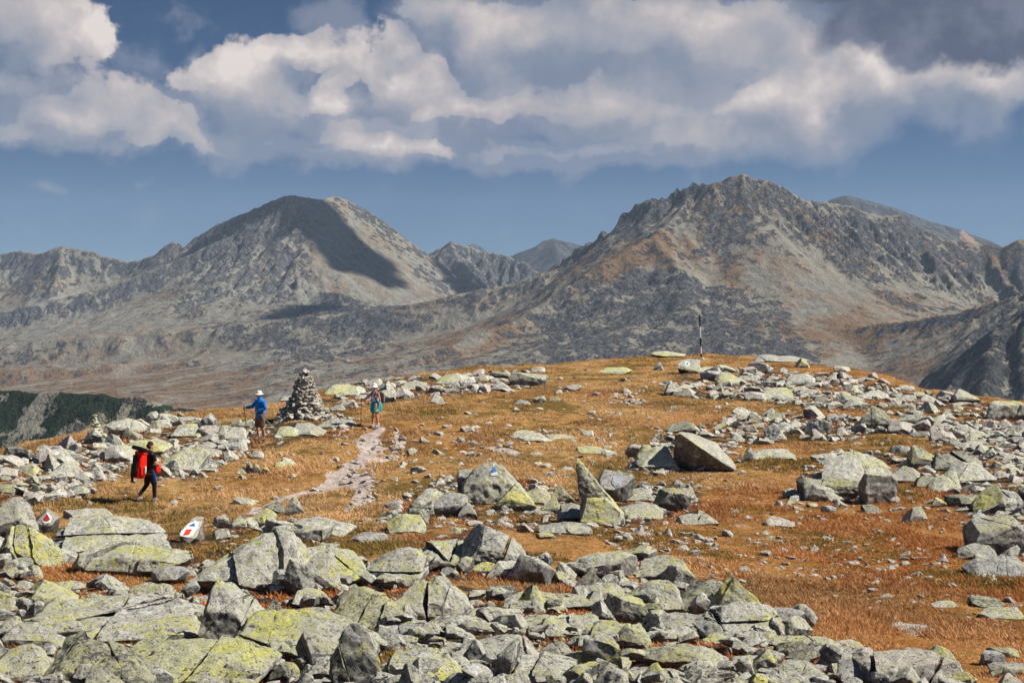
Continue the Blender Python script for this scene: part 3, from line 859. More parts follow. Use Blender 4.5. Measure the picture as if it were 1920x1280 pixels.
 (588, 1004, 110, 36, 'slabr', 0, 'slab', 'lichen slab below the small pale spire'),
 (525, 1000, 70, 26, 'slabr', 0, 'slab', 'thin slab sloping right toward the path grass'),
 (700, 1018, 70, 22, 'slab', G, 'rock', 'grey rock at the left of the red grass strip'),
]
def hero_rocks():
    for (x, yb, w, h, kind, m, nm, lab) in HERO:
        mat = {0: M_ROCK, 'G': M_ROCKG, 'K': M_DARK, 'S': M_STONE}[m]
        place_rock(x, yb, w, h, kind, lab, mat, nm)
hero_rocks()

def px_hull(name, x, yb, front, back, depth, label, mat, seed=3, rough=0.02, L=None, extra=None, bev=0.02):
    """a boulder whose near and far outlines are given (photo pixels) at their true distances"""
    P = hit(x, yb); Y = P[1]
    pts = [at(px, py, Y + d) for (px, py, d) in front] + [at(px, py, Y + depth + d) for (px, py, d) in back]
    pts = np.array(pts) - P
    me = rock_mesh(name, pts, L or max(0.03, 4.0 * Y / FPX), rough=rough, seed=seed, bev=bev, chip=0)
    if extra:
        pts2 = np.array([at(px, py, Y + d) for (px, py, d) in extra]) - P
        me2 = rock_mesh(name, pts2, L or max(0.03, 4.0 * Y / FPX), rough=rough, seed=seed + 1, bev=bev, chip=0)
        bm = bmesh.new(); bm.from_mesh(me); bm.from_mesh(me2); bm.to_mesh(me); bm.free(); me.set_sharp_from_angle(angle=math.radians(38))
    o = link(name, me, mat, loc=tuple(P))
    tag(o, label, 'boulder', GROUP_ROCK)
    xs = [q[0] for q in front + back]; ys = [q[1] for q in front + back]
    ALLROCKS.append((x, (min(ys) + max(ys)) / 2, max(xs) - min(xs), max(ys) - min(ys), o))
    return o

PAINT_W = simple_mat('white_trail_paint', (0.74, 0.74, 0.72), 0.7, 0.22, 34)
PAINT_B = simple_mat('blue_trail_paint', (0.015, 0.15, 0.42), 0.7, 0.3, 34)
PAINT_R = simple_mat('red_trail_paint', (0.72, 0.04, 0.015), 0.7, 0.3, 34)
PAINT_DR = simple_mat('dark_red_trail_paint', (0.42, 0.02, 0.03), 0.6, 0.15, 20)
PAINT_T = simple_mat('teal_trail_paint', (0.02, 0.30, 0.38), 0.6, 0.1, 20)

def painted(rock, name, poly, mat, off, label=None, n=14):
    """a coat of paint following the stone's surface inside the outline"""
    me = rock.data
    vs = [v.co + rock.location for v in me.vertices]
    bvh = BVHTree.FromPolygons(vs, [tuple(p.vertices) for p in me.polygons])
    poly = np.array(poly, float)
    x0, y0 = poly.min(0); x1, y1 = poly.max(0)
    c = poly.mean(0)
    # radial rings so that the outline stays crisp
    E = []
    m = len(poly)
    for i in range(m):
        for k in range(8): E.append(poly[i] + (poly[(i + 1) % m] - poly[i]) * k / 8)
    E = np.array(E); R = 7
    V = []; ok = True
    for r in range(R + 1):
        for e in E:
            q = c + (e - c) * (r / R)
            d = Vector([float(v) for v in ray(q[0], q[1])]).normalized()
            h = bvh.ray_cast(Vector((0, 0, 0)), d)
            if h[0] is None: V.append(None)
            else:
                V.append(h[0] + h[1] * off - d * off * 0.5)
    F = []
    k = len(E)
    for r in range(R):
        for j in range(k):
            q = [r * k + j, r * k + (j + 1) % k, (r + 1) * k + (j + 1) % k, (r + 1) * k + j]
            if all(V[i] is not None for i in q): F.append(q)
    if not F: return None
    V = [v if v is not None else Vector((0, 0, 0)) for v in V]
    used = sorted({i for f in F for i in f}); rm = {u: i for i, u in enumerate(used)}
    m2 = bpy.data.meshes.new(name)
    m2.from_pydata([V[u] - rock.location for u in used], [], [[rm[i] for i in f] for f in F])
    bm = bmesh.new(); bm.from_mesh(m2)
    bmesh.ops.remove_doubles(bm, verts=bm.verts, dist=0.0005)
    bmesh.ops.dissolve_degenerate(bm, edges=bm.edges, dist=0.0001)
    bm.to_mesh(m2); bm.free()
    m2.polygons.foreach_set('use_smooth', np.ones(len(m2.polygons), bool))
    o = link(name, m2, mat, parent=rock)
    if label: o['label'] = label
    return o

def marker_rocks():
    # white stone with a blue triangle and a red square, leaning in front of the left field
    o = px_hull('boulder', 357, 1020, [(336, 1002, 0), (340, 1018, 0.02), (352, 1020, 0), (368, 1008, 0.05), (335, 1000, 0.03)],
                [(358, 976, -0.25), (367, 967, -0.1), (382, 968, -.1), (384, 1000, 0), (384, 1020, .1), (372, 1020, 0), (342, 1018, 0), (342, 992, -0.45), (383, 985, -.1)], 0.75,
                'leaning boulder painted white with a blue triangle above a red square', M_STONE, 5, 0.008, 0.02)
    painted(o, 'white_panel', [(337, 1004), (341, 992), (352, 982), (366, 976), (372, 978), (370, 990), (362, 1003), (352, 1007)], PAINT_W, 0.006)
    painted(o, 'blue_triangle', [(354, 986), (364.5, 980.5), (365.5, 987)], PAINT_B, 0.013)
    painted(o, 'red_square', [(343.5, 1003), (349, 992.5), (360, 993), (354, 1003)], PAINT_R, 0.013)
    # dark pointed rock with the red triangle
    o = px_hull('boulder', 85, 1000, [(62, 982, 0), (72, 998, 0), (84, 1001, 0), (96, 985, 0), (88, 958, 0.25), (108, 972, .3)],
                [(60, 980, 0), (88, 952, -.2), (112, 968, 0), (110, 1000, 0), (66, 1000, 0)], 0.8,
                'dark pointed rock painted with a red triangle on white', M_DARK, 8, 0.01)
    painted(o, 'white_panel', [(79, 977), (88, 960), (97, 970), (94, 980), (84, 981)], PAINT_W, 0.006)
    painted(o, 'red_triangle', [(81, 975.5), (88, 963), (94.5, 974), (89, 977)], PAINT_DR, 0.014)
    # grey boulder with the blue triangle
    o = px_hull('boulder', 935, 945, [(866, 925, 0.1), (880, 945, 0), (985, 948, 0), (1000, 940, .2), (930, 905, .15), (905, 900, .2), (960, 905, .2)],
                [(868, 905, -.3), (880, 885, -.3), (905, 868, -.3), (922, 862, -.3), (940, 866, -.3), (962, 895, -.2), (985, 920, 0), (998, 945, 0), (870, 945, 0)], 1.0,
                'grey triangular boulder painted with a blue triangle edged in white', M_ROCKG, 4, 0.018)
    painted(o, 'white_panel', [(919, 890), (926, 870.5), (934, 890), (927, 892)], PAINT_W, 0.01)
    painted(o, 'blue_triangle', [(921.5, 885), (926.5, 873), (931.5, 885)], PAINT_B, 0.022)
    # spire
    o = px_hull('boulder', 1125, 985, [(1088, 978, 0), (1098, 985, 0), (1160, 985, 0), (1170, 975, .2), (1100, 935, .2), (1135, 935, .2), (1165, 960, .1)],
                [(1088, 940, -.1), (1098, 925, 0), (1140, 928, -.1), (1168, 960, 0), (1172, 985, 0), (1090, 985, 0)], 0.9,
                'tall pale spire of rock leaning left like a finger', M_ROCK, 14, 0.02,
                extra=[(1080, 868, .45), (1085, 862, .5), (1095, 876, .45), (1110, 895, .45), (1125, 912, .4), (1145, 935, .35), (1150, 960, .3), (1092, 965, .3), (1090, 930, .35), (1083, 890, .4),
                       (1083, 868, .75), (1112, 900, .75), (1145, 935, .8), (1150, 965, .8), (1092, 965, .8), (1086, 900, .75)])
    # the big tilted slab with the shaded underside
    o = px_hull('boulder', 1320, 886, [(1264, 816, .15), (1276, 812, 0), (1318, 842, -.05), (1352, 864, 0), (1379, 881, .1), (1262, 864, .75), (1290, 882, .7), (1335, 890, .65)],
                [(1275, 808, -.5), (1300, 812, 0), (1345, 832, 0), (1372, 862, 0), (1384, 880, 0), (1270, 860, 0)], 1.7,
                'big tilted slab with a black shaded underside and lichen top', M_ROCKG, 6, 0.010)
    # white ringed marker on the skyline slope
    o = px_hull('boulder', 1292, 700, [(1271, 690, 0), (1296, 699, 0), (1312, 697, 0), (1270, 682, .1)],
                [(1276, 675, -.3), (1290, 672, -.3), (1312, 673, -.3), (1316, 698, 0), (1272, 698, 0)], 1.2,
                'grey boulder with a white ring around a teal dot, just below the pole', M_ROCKG, 9, 0.012)
    ring = [(1288.5 + 5.2 * math.cos(a), 682 + 4.6 * math.sin(a)) for a in np.linspace(0, 2 * math.pi, 13)[:-1]]
    painted(o, 'white_ring', ring, PAINT_W, 0.012)
    dot = [(1288.5 + 2.2 * math.cos(a), 682 + 1.9 * math.sin(a)) for a in np.linspace(0, 2 * math.pi, 9)[:-1]]
    painted(o, 'teal_dot', dot, PAINT_T, 0.03)
marker_rocks()
# faded white smear on the rounded boulder
for q in ALLROCKS:
    if 'faded white smear' in q[4]['label']:
        painted(q[4], 'white_smear', [(1147, 905), (1150, 893), (1163, 891), (1170, 899), (1164, 909), (1153, 912)], simple_mat('worn_white_paint', (0.5, 0.52, 0.56), 0.8, 0.5, 25), 0.012)

# ------------------------------------------------------------------ scattered rocks
PROTO = []
def make_protos():
    rng = np.random.default_rng(77)
    kinds = ['slab', 'block', 'wedge', 'slabr', 'slabl', 'flat', 'wedgel', 'round', 'slab', 'peak', 'flat', 'block', 'flat', 'slabl', 'slab', 'slabr']
    for i in range(32):
        k = kinds[i % len(kinds)]
        H = {'flat': .22, 'slab': .38, 'slabr': .42, 'slabl': .42, 'block': .55, 'peak': .72, 'peakr': .72, 'wedge': .6, 'wedgel': .6, 'round': .6, 'spike': 1.1}[k] * rng.uniform(.8, 1.25)
        D = rng.uniform(.55, .95)
        pts = prof_points(k, 1.0, H, D, rng); pts[:, 1] -= D / 2
        hi = rock_mesh('rock', pts, 0.075, seed=i, rough=0.02)
        lo = rock_mesh('pebble', pts, 0.22, seed=i, rough=0.03, bev=0.0)
        PROTO.append((k, H, hi, lo))
make_protos()

def mesh_arrays(me):
    n = len(me.vertices); co = np.empty(n * 3, np.float32); me.vertices.foreach_get('co', co)
    m = len(me.polygons)
    t = np.empty(m * 3, np.int32); me.loops.foreach_get('vertex_index', t)
    return co.reshape(-1, 3), t.reshape(-1, 3)

LANDMARKS = [('the big cairn', 575, 770), ('the small cairn', 177, 812), ('the man in blue', 490, 800), ('the woman in the white hat', 705, 765),
 ('the red backpack hiker', 278, 890), ('the red and blue marked stone', 357, 995), ('the blue triangle boulder', 930, 910), ('the leaning spire', 1120, 935),
 ('the big tilted slab', 1320, 850), ('the striped pole', 1315, 655), ('the dark weathered boulder', 1640, 780), ('the white ringed marker', 1290, 690),
 ('the red triangle rock', 88, 975), ('the huge right edge boulder', 1875, 1020), ('the dark bladed boulder', 430, 1150), ('the white slab in grass', 1715, 1185),
 ('the pale lilac block', 1730, 1255), ('the broad pyramid boulder', 820, 1125), ('the steep narrow slab', 668, 1220), ('the small pale spire', 553, 950),
 ('the lone pointed boulder', 1718, 960), ('the brown bellied boulder', 1270, 1235), ('the upright pointed boulder', 1372, 1110), ('the cracked grey block', 925, 1020),
 ('the longest yellow slab', 200, 1160), ('the skyline lichen block', 1815, 740), ('the grey back block', 988, 710), ('the bottom left mossy boulder', 172, 1250)]

def scatter():
    rng = np.random.default_rng(21)
    items = []         # (px, py, size_px, proto, X, Y, sizem, kind)
    hero = np.array([(q[0], q[1], q[2], q[3]) for q in ALLROCKS])
    def add(poly, n, smin, smax, power=2.2, gap=0.42, minhero=True, kinds=None, anyw=False):
        xs = [p[0] for p in poly]; ys = [p[1] for p in poly]
        x0, x1, y0, y1 = max(min(xs), -60), min(max(xs), 1980), min(ys), min(max(ys), 1330)
        placed = []
        tries = 0
        while len(placed) < n and tries < n * 12:
            tries += 1
            px, py = rng.uniform(x0, x1), rng.uniform(y0, y1)
            if not in_poly(px, py, poly): continue
            if not anyw and any(in_poly(px, py, g) for g in GAPS): continue
            s = smin + (smax - smin) * rng.random() ** power
            if any(abs(px - a) < r + s * .5 and -r * .8 < py - b < r * 1.1 + s * .4 for a, b, r in ((489, 829, 17), (281, 937, 24), (704, 799, 15), (575, 775, 45), (357, 1008, 40), (90, 978, 24), (926, 900, 40), (1125, 930, 40), (1292, 690, 18), (1158, 905, 24), (1315, 668, 12))): continue
            dx = np.abs(hero[:, 0] - px) / (hero[:, 2] * .5); dy = np.abs(hero[:, 1] - py) / (hero[:, 3] * .5)
            if minhero and s > 22 and np.any((dx < .72) & (dy < .75)): continue
            if placed:
                q = np.array(placed)
                if np.any(np.hypot((q[:, 0] - px), (q[:, 1] - py) * 2.2) < gap * (q[:, 2] + s) * .5): continue
            placed.append((px, py, s))
        for px, py, s in placed: items.append((px, py, s))
    add(F_FRONT, 230, 36, 100, 1.7, .5)
    add(F_FRONT, 2100, 9, 42, 1.8, .22)
    add([(560, 1160), (1330, 1130), (1560, 1240), (1560, 1320), (560, 1320)], 420, 16, 60, 1.8, .3)
    add(F_LEFT, 130, 22, 62, 1.4, .5); add(F_LEFT, 420, 7, 22, 1.4, .25)
    add(F_BACK, 60, 18, 46, 1.3, .5); add(F_BACK, 150, 5, 18, 1.4, .25)
    add(F_RBACK, 150, 18, 52, 1.5, .5); add(F_RBACK, 700, 5, 22, 1.4, .25)
    add(F_RMID, 130, 20, 60, 1.4, .5); add(F_RMID, 620, 6, 26, 1.4, .22)
    add(F_RGRP, 60, 22, 60, 1.3, .5); add(F_RGRP, 330, 7, 30, 1.4, .3); add([(1480, 960), (1490, 850), (1700, 810), (1960, 830), (1960, 1110), (1820, 1080), (1800, 990), (1700, 960)], 150, 6, 34, 1.8, .5)
    add(F_MID, 50, 18, 44, 1.3, .5); add(F_MID, 300, 6, 24, 1.4, .25)
    add(F_CAIRN, 26, 16, 40, 1.3, .5); add(F_CAIRN, 90, 5, 16, 1.4, .25)
    add([(1140, 757), (1150, 735), (1200, 733), (1220, 752), (1215, 762)], 40, 7, 20, 1.5, .3, False, anyw=True)
    add([(1140, 1008), (1200, 985), (1290, 1000), (1345, 1010), (1330, 1065), (1240, 1050), (1150, 1030)], 90, 7, 24, 1.6, .4, False, anyw=True)
    add([(1180, 900), (1700, 960), (1900, 1000), (1900, 1180), (1500, 1120), (1200, 1020), (900, 990), (880, 985)], 330, 4, 26, 3.0, .6, False, anyw=True)
    add([(1400, 1005), (1900, 1060), (1900, 1150), (1700, 1110), (1500, 1090), (1400, 1050)], 110, 6, 30, 2.2, .6, False, anyw=True)
    add([(650, 800), (770, 800), (760, 870), (700, 965), (650, 960)], 90, 4, 17, 2.2, .6, False, anyw=True)
    add([(740, 800), (1180, 800), (1180, 870), (1050, 895), (860, 870), (740, 880)], 120, 5, 26, 2.4, .7, False, anyw=True)
    # loose stones in the turf everywhere
    n_field = len(items)
    add([(-40, 900), (330, 850), (640, 800), (760, 745), (1100, 690), (1500, 700), (1900, 780), (1960, 1200), (1600, 1180), (1250, 1060), (900, 990), (620, 1000), (-40, 1000)], 1900, 3, 17, 2.6, .6, False, anyw=True)
    items2 = []
    # the ground positions of all of them, row by row
    for i, (px, py, s) in enumerate(items):
        P = hit(px, py)
        if edge_dist(P[0], P[1]) > 10: continue
        items2.append((px, py, s, P, i >= n_field))
    items2.sort(key=lambda q: -q[2])
    N_IND = 292 - len(ALLROCKS) + 14
    used = {}
    batch = {0: [], 1: []}
    ind = []
    for k, (px, py, s, P, loose) in enumerate(items2):
        pr = int(rng.integers(len(PROTO)))
        kind, H, hi, lo = PROTO[pr]
        if loose or s < 14:
            while PROTO[pr][0] in ('spike', 'peak', 'peakr', 'wedge'): pr = int(rng.integers(len(PROTO)))
            kind, H, hi, lo = PROTO[pr]
        S = s * P[1] / FPX
        if kind == 'spike': S *= .6
        yaw = rng.uniform(-.6, .6) + (math.pi if rng.random() < .5 else 0)
        tx = rng.normal(0.14, 0.26); ty = rng.normal(0.06, 0.28)
        E = Euler((tx, ty, yaw), 'XYZ')
        sc = np.array([S, S * rng.uniform(.75, 1.2), S * rng.uniform(.55, 1.1)])
        inner = in_poly(px, py, F_FRONT)
        bury = -0.10 * S if (not loose) else -0.05 * S
        z = P[2] + (rng.uniform(0, .16) if (inner and s > 30) else 0) + bury
        if k < N_IND:
            o = bpy.data.objects.new('rock', hi); COL.objects.link(o)
            o.location = (P[0], P[1], z); o.rotation_euler = E; o.scale = sc
            r = rng.random()
            mi = 0 if r < .66 else (1 if r < .86 else 2)
            ind.append([px, py, s, kind, mi, o])
        else:
            r = rng.random()
            wh = 1 if (loose or (r < .25 and not inner) or (1140 < px < 1350 and 985 < py < 1070) or (640 < px < 770 and 800 < py < 965) or (1138 < px < 1222 and 730 < py < 763)) else 0
            batch[wh].append((pr, (P[0], P[1], z), E, sc, s))
    # shared protos need their materials per object
    for q in ind:
        o = q[5]
        if not o.data.materials: o.data.materials.append(M_ROCK)
        o.material_slots[0].link = 'OBJECT'
        o.material_slots[0].material = [M_ROCK, M_ROCKG, M_DARK][q[4]]
    # labels
    from collections import defaultdict
    buck = defaultdict(list)
    for q in ind:
        px, py, s, kind, mi, o = q
        d = [math.hypot(px - lx, (py - ly) * 1.3) for _, lx, ly in LANDMARKS]
        i = int(np.argmin(d)); nm, lx, ly = LANDMARKS[i]
        dx, dy = px - lx, py - ly
        rel = ('left of' if dx < 0 else 'right of') if abs(dx) > abs(dy) * 1.2 else ('in front of' if dy > 0 else 'behind')
        shape = {'flat': 'flat', 'slab': 'slab like', 'slabr': 'slab like', 'slabl': 'slab like', 'block': 'blocky', 'peak': 'pointed', 'peakr': 'pointed',
                 'wedge': 'wedge shaped', 'wedgel': 'wedge shaped', 'round': 'rounded', 'spike': 'upright'}[kind]
        tone = ['yellow speckled', 'plain grey', 'dark'][mi]
        buck[(tone, shape, rel, nm)].append((d[i], o))
    ords = ['nearest', 'second nearest', 'third nearest', 'fourth nearest', 'fifth nearest', 'sixth nearest', 'seventh nearest', 'eighth nearest', 'ninth nearest', 'tenth nearest']
    for (tone, shape, rel, nm), L_ in buck.items():
        L_.sort(key=lambda a: a[0])
        for j, (_, o) in enumerate(L_):
            lab = f'{tone} {shape} rock {rel} {nm}'
            if len(L_) > 1: lab += f', {ords[min(j, 9)]}'
            tag(o, lab, 'rock', GROUP_ROCK)
    for wh, nm, mat, lab in ((0, 'rubble', M_ROCK, 'countless small lichen speckled stones filling the boulder fields'), (1, 'loose_stones', M_STONE, 'countless small pale stones strewn over turf and path')):
        Vs, Fs, off = [], [], 0
        for pr, loc, E, sc, s in batch[wh]:
            co, f = PARR[(pr, s > 16)]
            R = np.array(E.to_matrix())
            v = (co * sc) @ R.T + np.array(loc)
            Vs.append(v); Fs.append(f + off); off += len(v)
        if not Vs: continue
        me = np_mesh(nm, np.concatenate(Vs), np.concatenate(Fs))
        me.set_sharp_from_angle(angle=math.radians(38))
        o = link(nm, me, mat)
        tag(o, lab, 'stones', None, 'stuff')
PARR = {}
for i, (k, H, hi, lo) in enumerate(PROTO):
    PARR[(i, True)] = mesh_arrays(hi); PARR[(i, False)] = mesh_arrays(lo)
scatter()
# ------------------------------------------------------------------ mountains
def R3(pts):
    return np.array([at(*p) for p in pts])

def ridge_height(X, Y, ridges, floor, soft=10.0):
    """ridges: (points (n,3), steepness, reach, group); height of the highest flank, group index"""
    best = floor.astype(float).copy(); grp = np.full(X.shape, -1)
    k = 1.0 / soft
    acc = np.exp(np.zeros_like(best)); top = best.copy()
    for pts, s, Lr, g in ridges:
        zb = np.full(X.shape, -1e9)
        for a, b in zip(pts[:-1], pts[1:]):
            d = b[:2] - a[:2]; L2 = d @ d + 1e-9
            t = np.clip(((X - a[0]) * d[0] + (Y - a[1]) * d[1]) / L2, 0, 1)
            dist = np.hypot(X - a[0] - t * d[0], Y - a[1] - t * d[1])
            z = a[2] + (b[2] - a[2]) * t - s * Lr * (1 - np.exp(-dist / Lr)) - 0.06 * dist
            zb = np.maximum(zb, z)
        grp = np.where(zb > top, g, grp)
        # smooth maximum
        h = np.clip(0.5 + 0.5 * (zb - top) / soft, 0, 1)
        top = top * (1 - h) + zb * h + soft * 0.5 * h * (1 - h)
    return top, grp

def erode(Z, cell, n_drop, batches, steps=70, seed=1, cap=3.0, er=0.22, dep=0.25):
    """rain running down the slopes: carves gullies, leaves scree; returns height and how much water passed"""
    ny, nx = Z.shape
    H = Z / cell
    rng = np.random.default_rng(seed)
    flow = np.zeros(nx * ny)
    N = nx * ny
    for b in range(batches):
        px = rng.uniform(2, nx - 3, n_drop); py = rng.uniform(2, ny - 3, n_drop)
        dx = np.zeros(n_drop); dy = np.zeros(n_drop); sp = np.ones(n_drop); wa = np.ones(n_drop); sed = np.zeros(n_drop)
        alive = np.ones(n_drop, bool)
        h = H.ravel()
        for s in range(steps):
            ix = px.astype(int); iy = py.astype(int); fx = px - ix; fy = py - iy
            i = iy * nx + ix
            h00, h10, h01, h11 = h[i], h[i + 1], h[i + nx], h[i + nx + 1]
            gx = (h10 - h00) * (1 - fy) + (h11 - h01) * fy
            gy = (h01 - h00) * (1 - fx) + (h11 - h10) * fx
            z0 = h00 * (1 - fx) * (1 - fy) + h10 * fx * (1 - fy) + h01 * (1 - fx) * fy + h11 * fx * fy
            dx = dx * 0.15 - gx * 0.85; dy = dy * 0.15 - gy * 0.85
            l = np.hypot(dx, dy) + 1e-9
            dx /= l; dy /= l
            qx = px + dx; qy = py + dy
            alive &= (qx > 1) & (qx < nx - 3) & (qy > 1) & (qy < ny - 3)
            qx = np.clip(qx, 1, nx - 3); qy = np.clip(qy, 1, ny - 3)
            jx = qx.astype(int); jy = qy.astype(int); gx2 = qx - jx; gy2 = qy - jy
            j = jy * nx + jx
            z1 = h[j] * (1 - gx2) * (1 - gy2) + h[j + 1] * gx2 * (1 - gy2) + h[j + nx] * (1 - gx2) * gy2 + h[j + nx + 1] * gx2 * gy2
            dz = z1 - z0
            c = np.maximum(-dz, 0.01) * sp * wa * cap
            amt = np.where((sed > c) | (dz > 0), np.where(dz > 0, np.minimum(dz, sed), (sed - c) * dep), -np.minimum((c - sed) * er, np.maximum(-dz, 0)))
            amt = np.where(alive, amt, 0)
            sed -= amt
            al = alive.astype(float)
            w = [(1 - fx) * (1 - fy), fx * (1 - fy), (1 - fx) * fy, fx * fy]
            idx = np.concatenate([i, i + 1, i + nx, i + nx + 1])
            dl = np.bincount(idx, np.concatenate([amt * q for q in w]), minlength=N)
            flow += np.bincount(i, al * wa, minlength=N)
            h = h + np.clip(dl, -0.25, 0.25)
            sp = np.sqrt(np.maximum(sp * sp - dz * 3.0, 0.05)); wa *= 0.985
            px, py = qx, qy
            if not alive.any(): break
        H = h.reshape(ny, nx)
    return H * cell, flow.reshape(ny, nx)

def blur(a, n=1):
    for _ in range(n):
        p = np.pad(a, 1, mode='edge')
        a = (p[1:-1, 1:-1] * 4 + 2 * (p[:-2, 1:-1] + p[2:, 1:-1] + p[1:-1, :-2] + p[1:-1, 2:]) + p[:-2, :-2] + p[2:, 2:] + p[:-2, 2:] + p[2:, :-2]) / 16
    return a

def mountain_mat(name, scree, grass, rock, rockd, gsc=0.5, dark=0.0, green=None, flowamt=0.7):
    t = NT(name)
    p = t.pos()
    g = t.n('ShaderNodeNewGeometry').outputs['Normal']
    sx = t.n('ShaderNodeSeparateXYZ'); t.l(g, sx.inputs[0]); up = sx.outputs[2]
    fl = t.attr('flow'); cv = t.attr('crag'); ra = t.attr('rocky'); ma = t.attr('moor')
    ps = t.mapv(p, (1, 1, 0.35))
    n0 = t.noise(p, 0.006, 5, 0.6); n1 = t.noise(ps, 0.022, 6, 0.65); n2 = t.noise(ps, 0.09, 5, 0.72); n3 = t.noise(p, 0.4, 4, 0.8); n4 = t.noise(p, 1.2, 2, 0.7)
    c = t.mix(t.ss(n2, 0.35, 0.65), scree, tuple(x * 0.62 for x in scree))
    c = t.mix(t.ss(t.math('ADD', n1, t.math('MULTIPLY', n0, .5)), 0.66, 0.86, 0, 0.55), c, tuple(x * 1.05 for x in grass))
    gm = t.ss(t.math('ADD', t.math('ADD', n0, t.math('MULTIPLY', n1, 0.9)), t.math('MULTIPLY_ADD', n2, 0.35, t.math('MULTIPLY', ma, 0.17))), 1.25 - 0.17 * gsc, 1.33 - 0.17 * gsc)
    c = t.mix(t.math('MULTIPLY', gm, t.ss(up, 0.55, 0.75)), c, t.mix(n3, tuple(x * .7 for x in grass), grass))
    c = t.mix(t.ss(fl, 0.60, 0.9, 0, flowamt), c, tuple(min(1, x * 1.15) for x in scree))
    # bare rock: steep ground and outcrops
    rm = t.math('ADD', t.math('MULTIPLY', t.ss(up, 0.90, 0.55), 0.75), t.math('MULTIPLY', cv, 0.95))
    rm = t.math('ADD', rm, t.math('MULTIPLY', t.math('SUBTRACT', t.math('ADD', n1, t.math('MULTIPLY', n2, 0.9)), 0.95), 2.6))
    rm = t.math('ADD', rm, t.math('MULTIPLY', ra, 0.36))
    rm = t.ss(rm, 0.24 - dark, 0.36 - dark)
    rc = t.mix(t.ss(t.noise(t.mapv(p, (1, 1, .5)), 0.14, 6, 0.8), 0.40, 0.60), rockd, rock)
    c = t.mix(rm, c, rc)
    # boulders and shadows between them, as speckle
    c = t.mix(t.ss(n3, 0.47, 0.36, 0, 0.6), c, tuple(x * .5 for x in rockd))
    c = t.mix(t.ss(n3, 0.56, 0.68, 0, 0.5), c, tuple(min(1, x * 1.5) for x in scree))
    if green:
        gp = t.ss(t.math('ADD', t.noise(t.mapv(p, (1, .5, .8), (55, 13, 0)), 0.055, 5, 0.62, 0.5), t.math('MULTIPLY', n3, 0.15)), 0.595, 0.62)
        c = t.mix(gp, t.mix(n4, tuple(x * .6 for x in green), green), c)
    h = t.math('ADD', t.math('MULTIPLY', n1, 14.0), t.math('ADD', t.math('MULTIPLY', n2, t.math('MULTIPLY_ADD', rm, 9.0, 2.5)), t.math('MULTIPLY', n3, t.math('MULTIPLY_ADD', rm, 2.6, 1.2))))
    nb = t.bump(h, 1.0, 1.0)
    return t.out(c, 1.0, nb, 0.0)

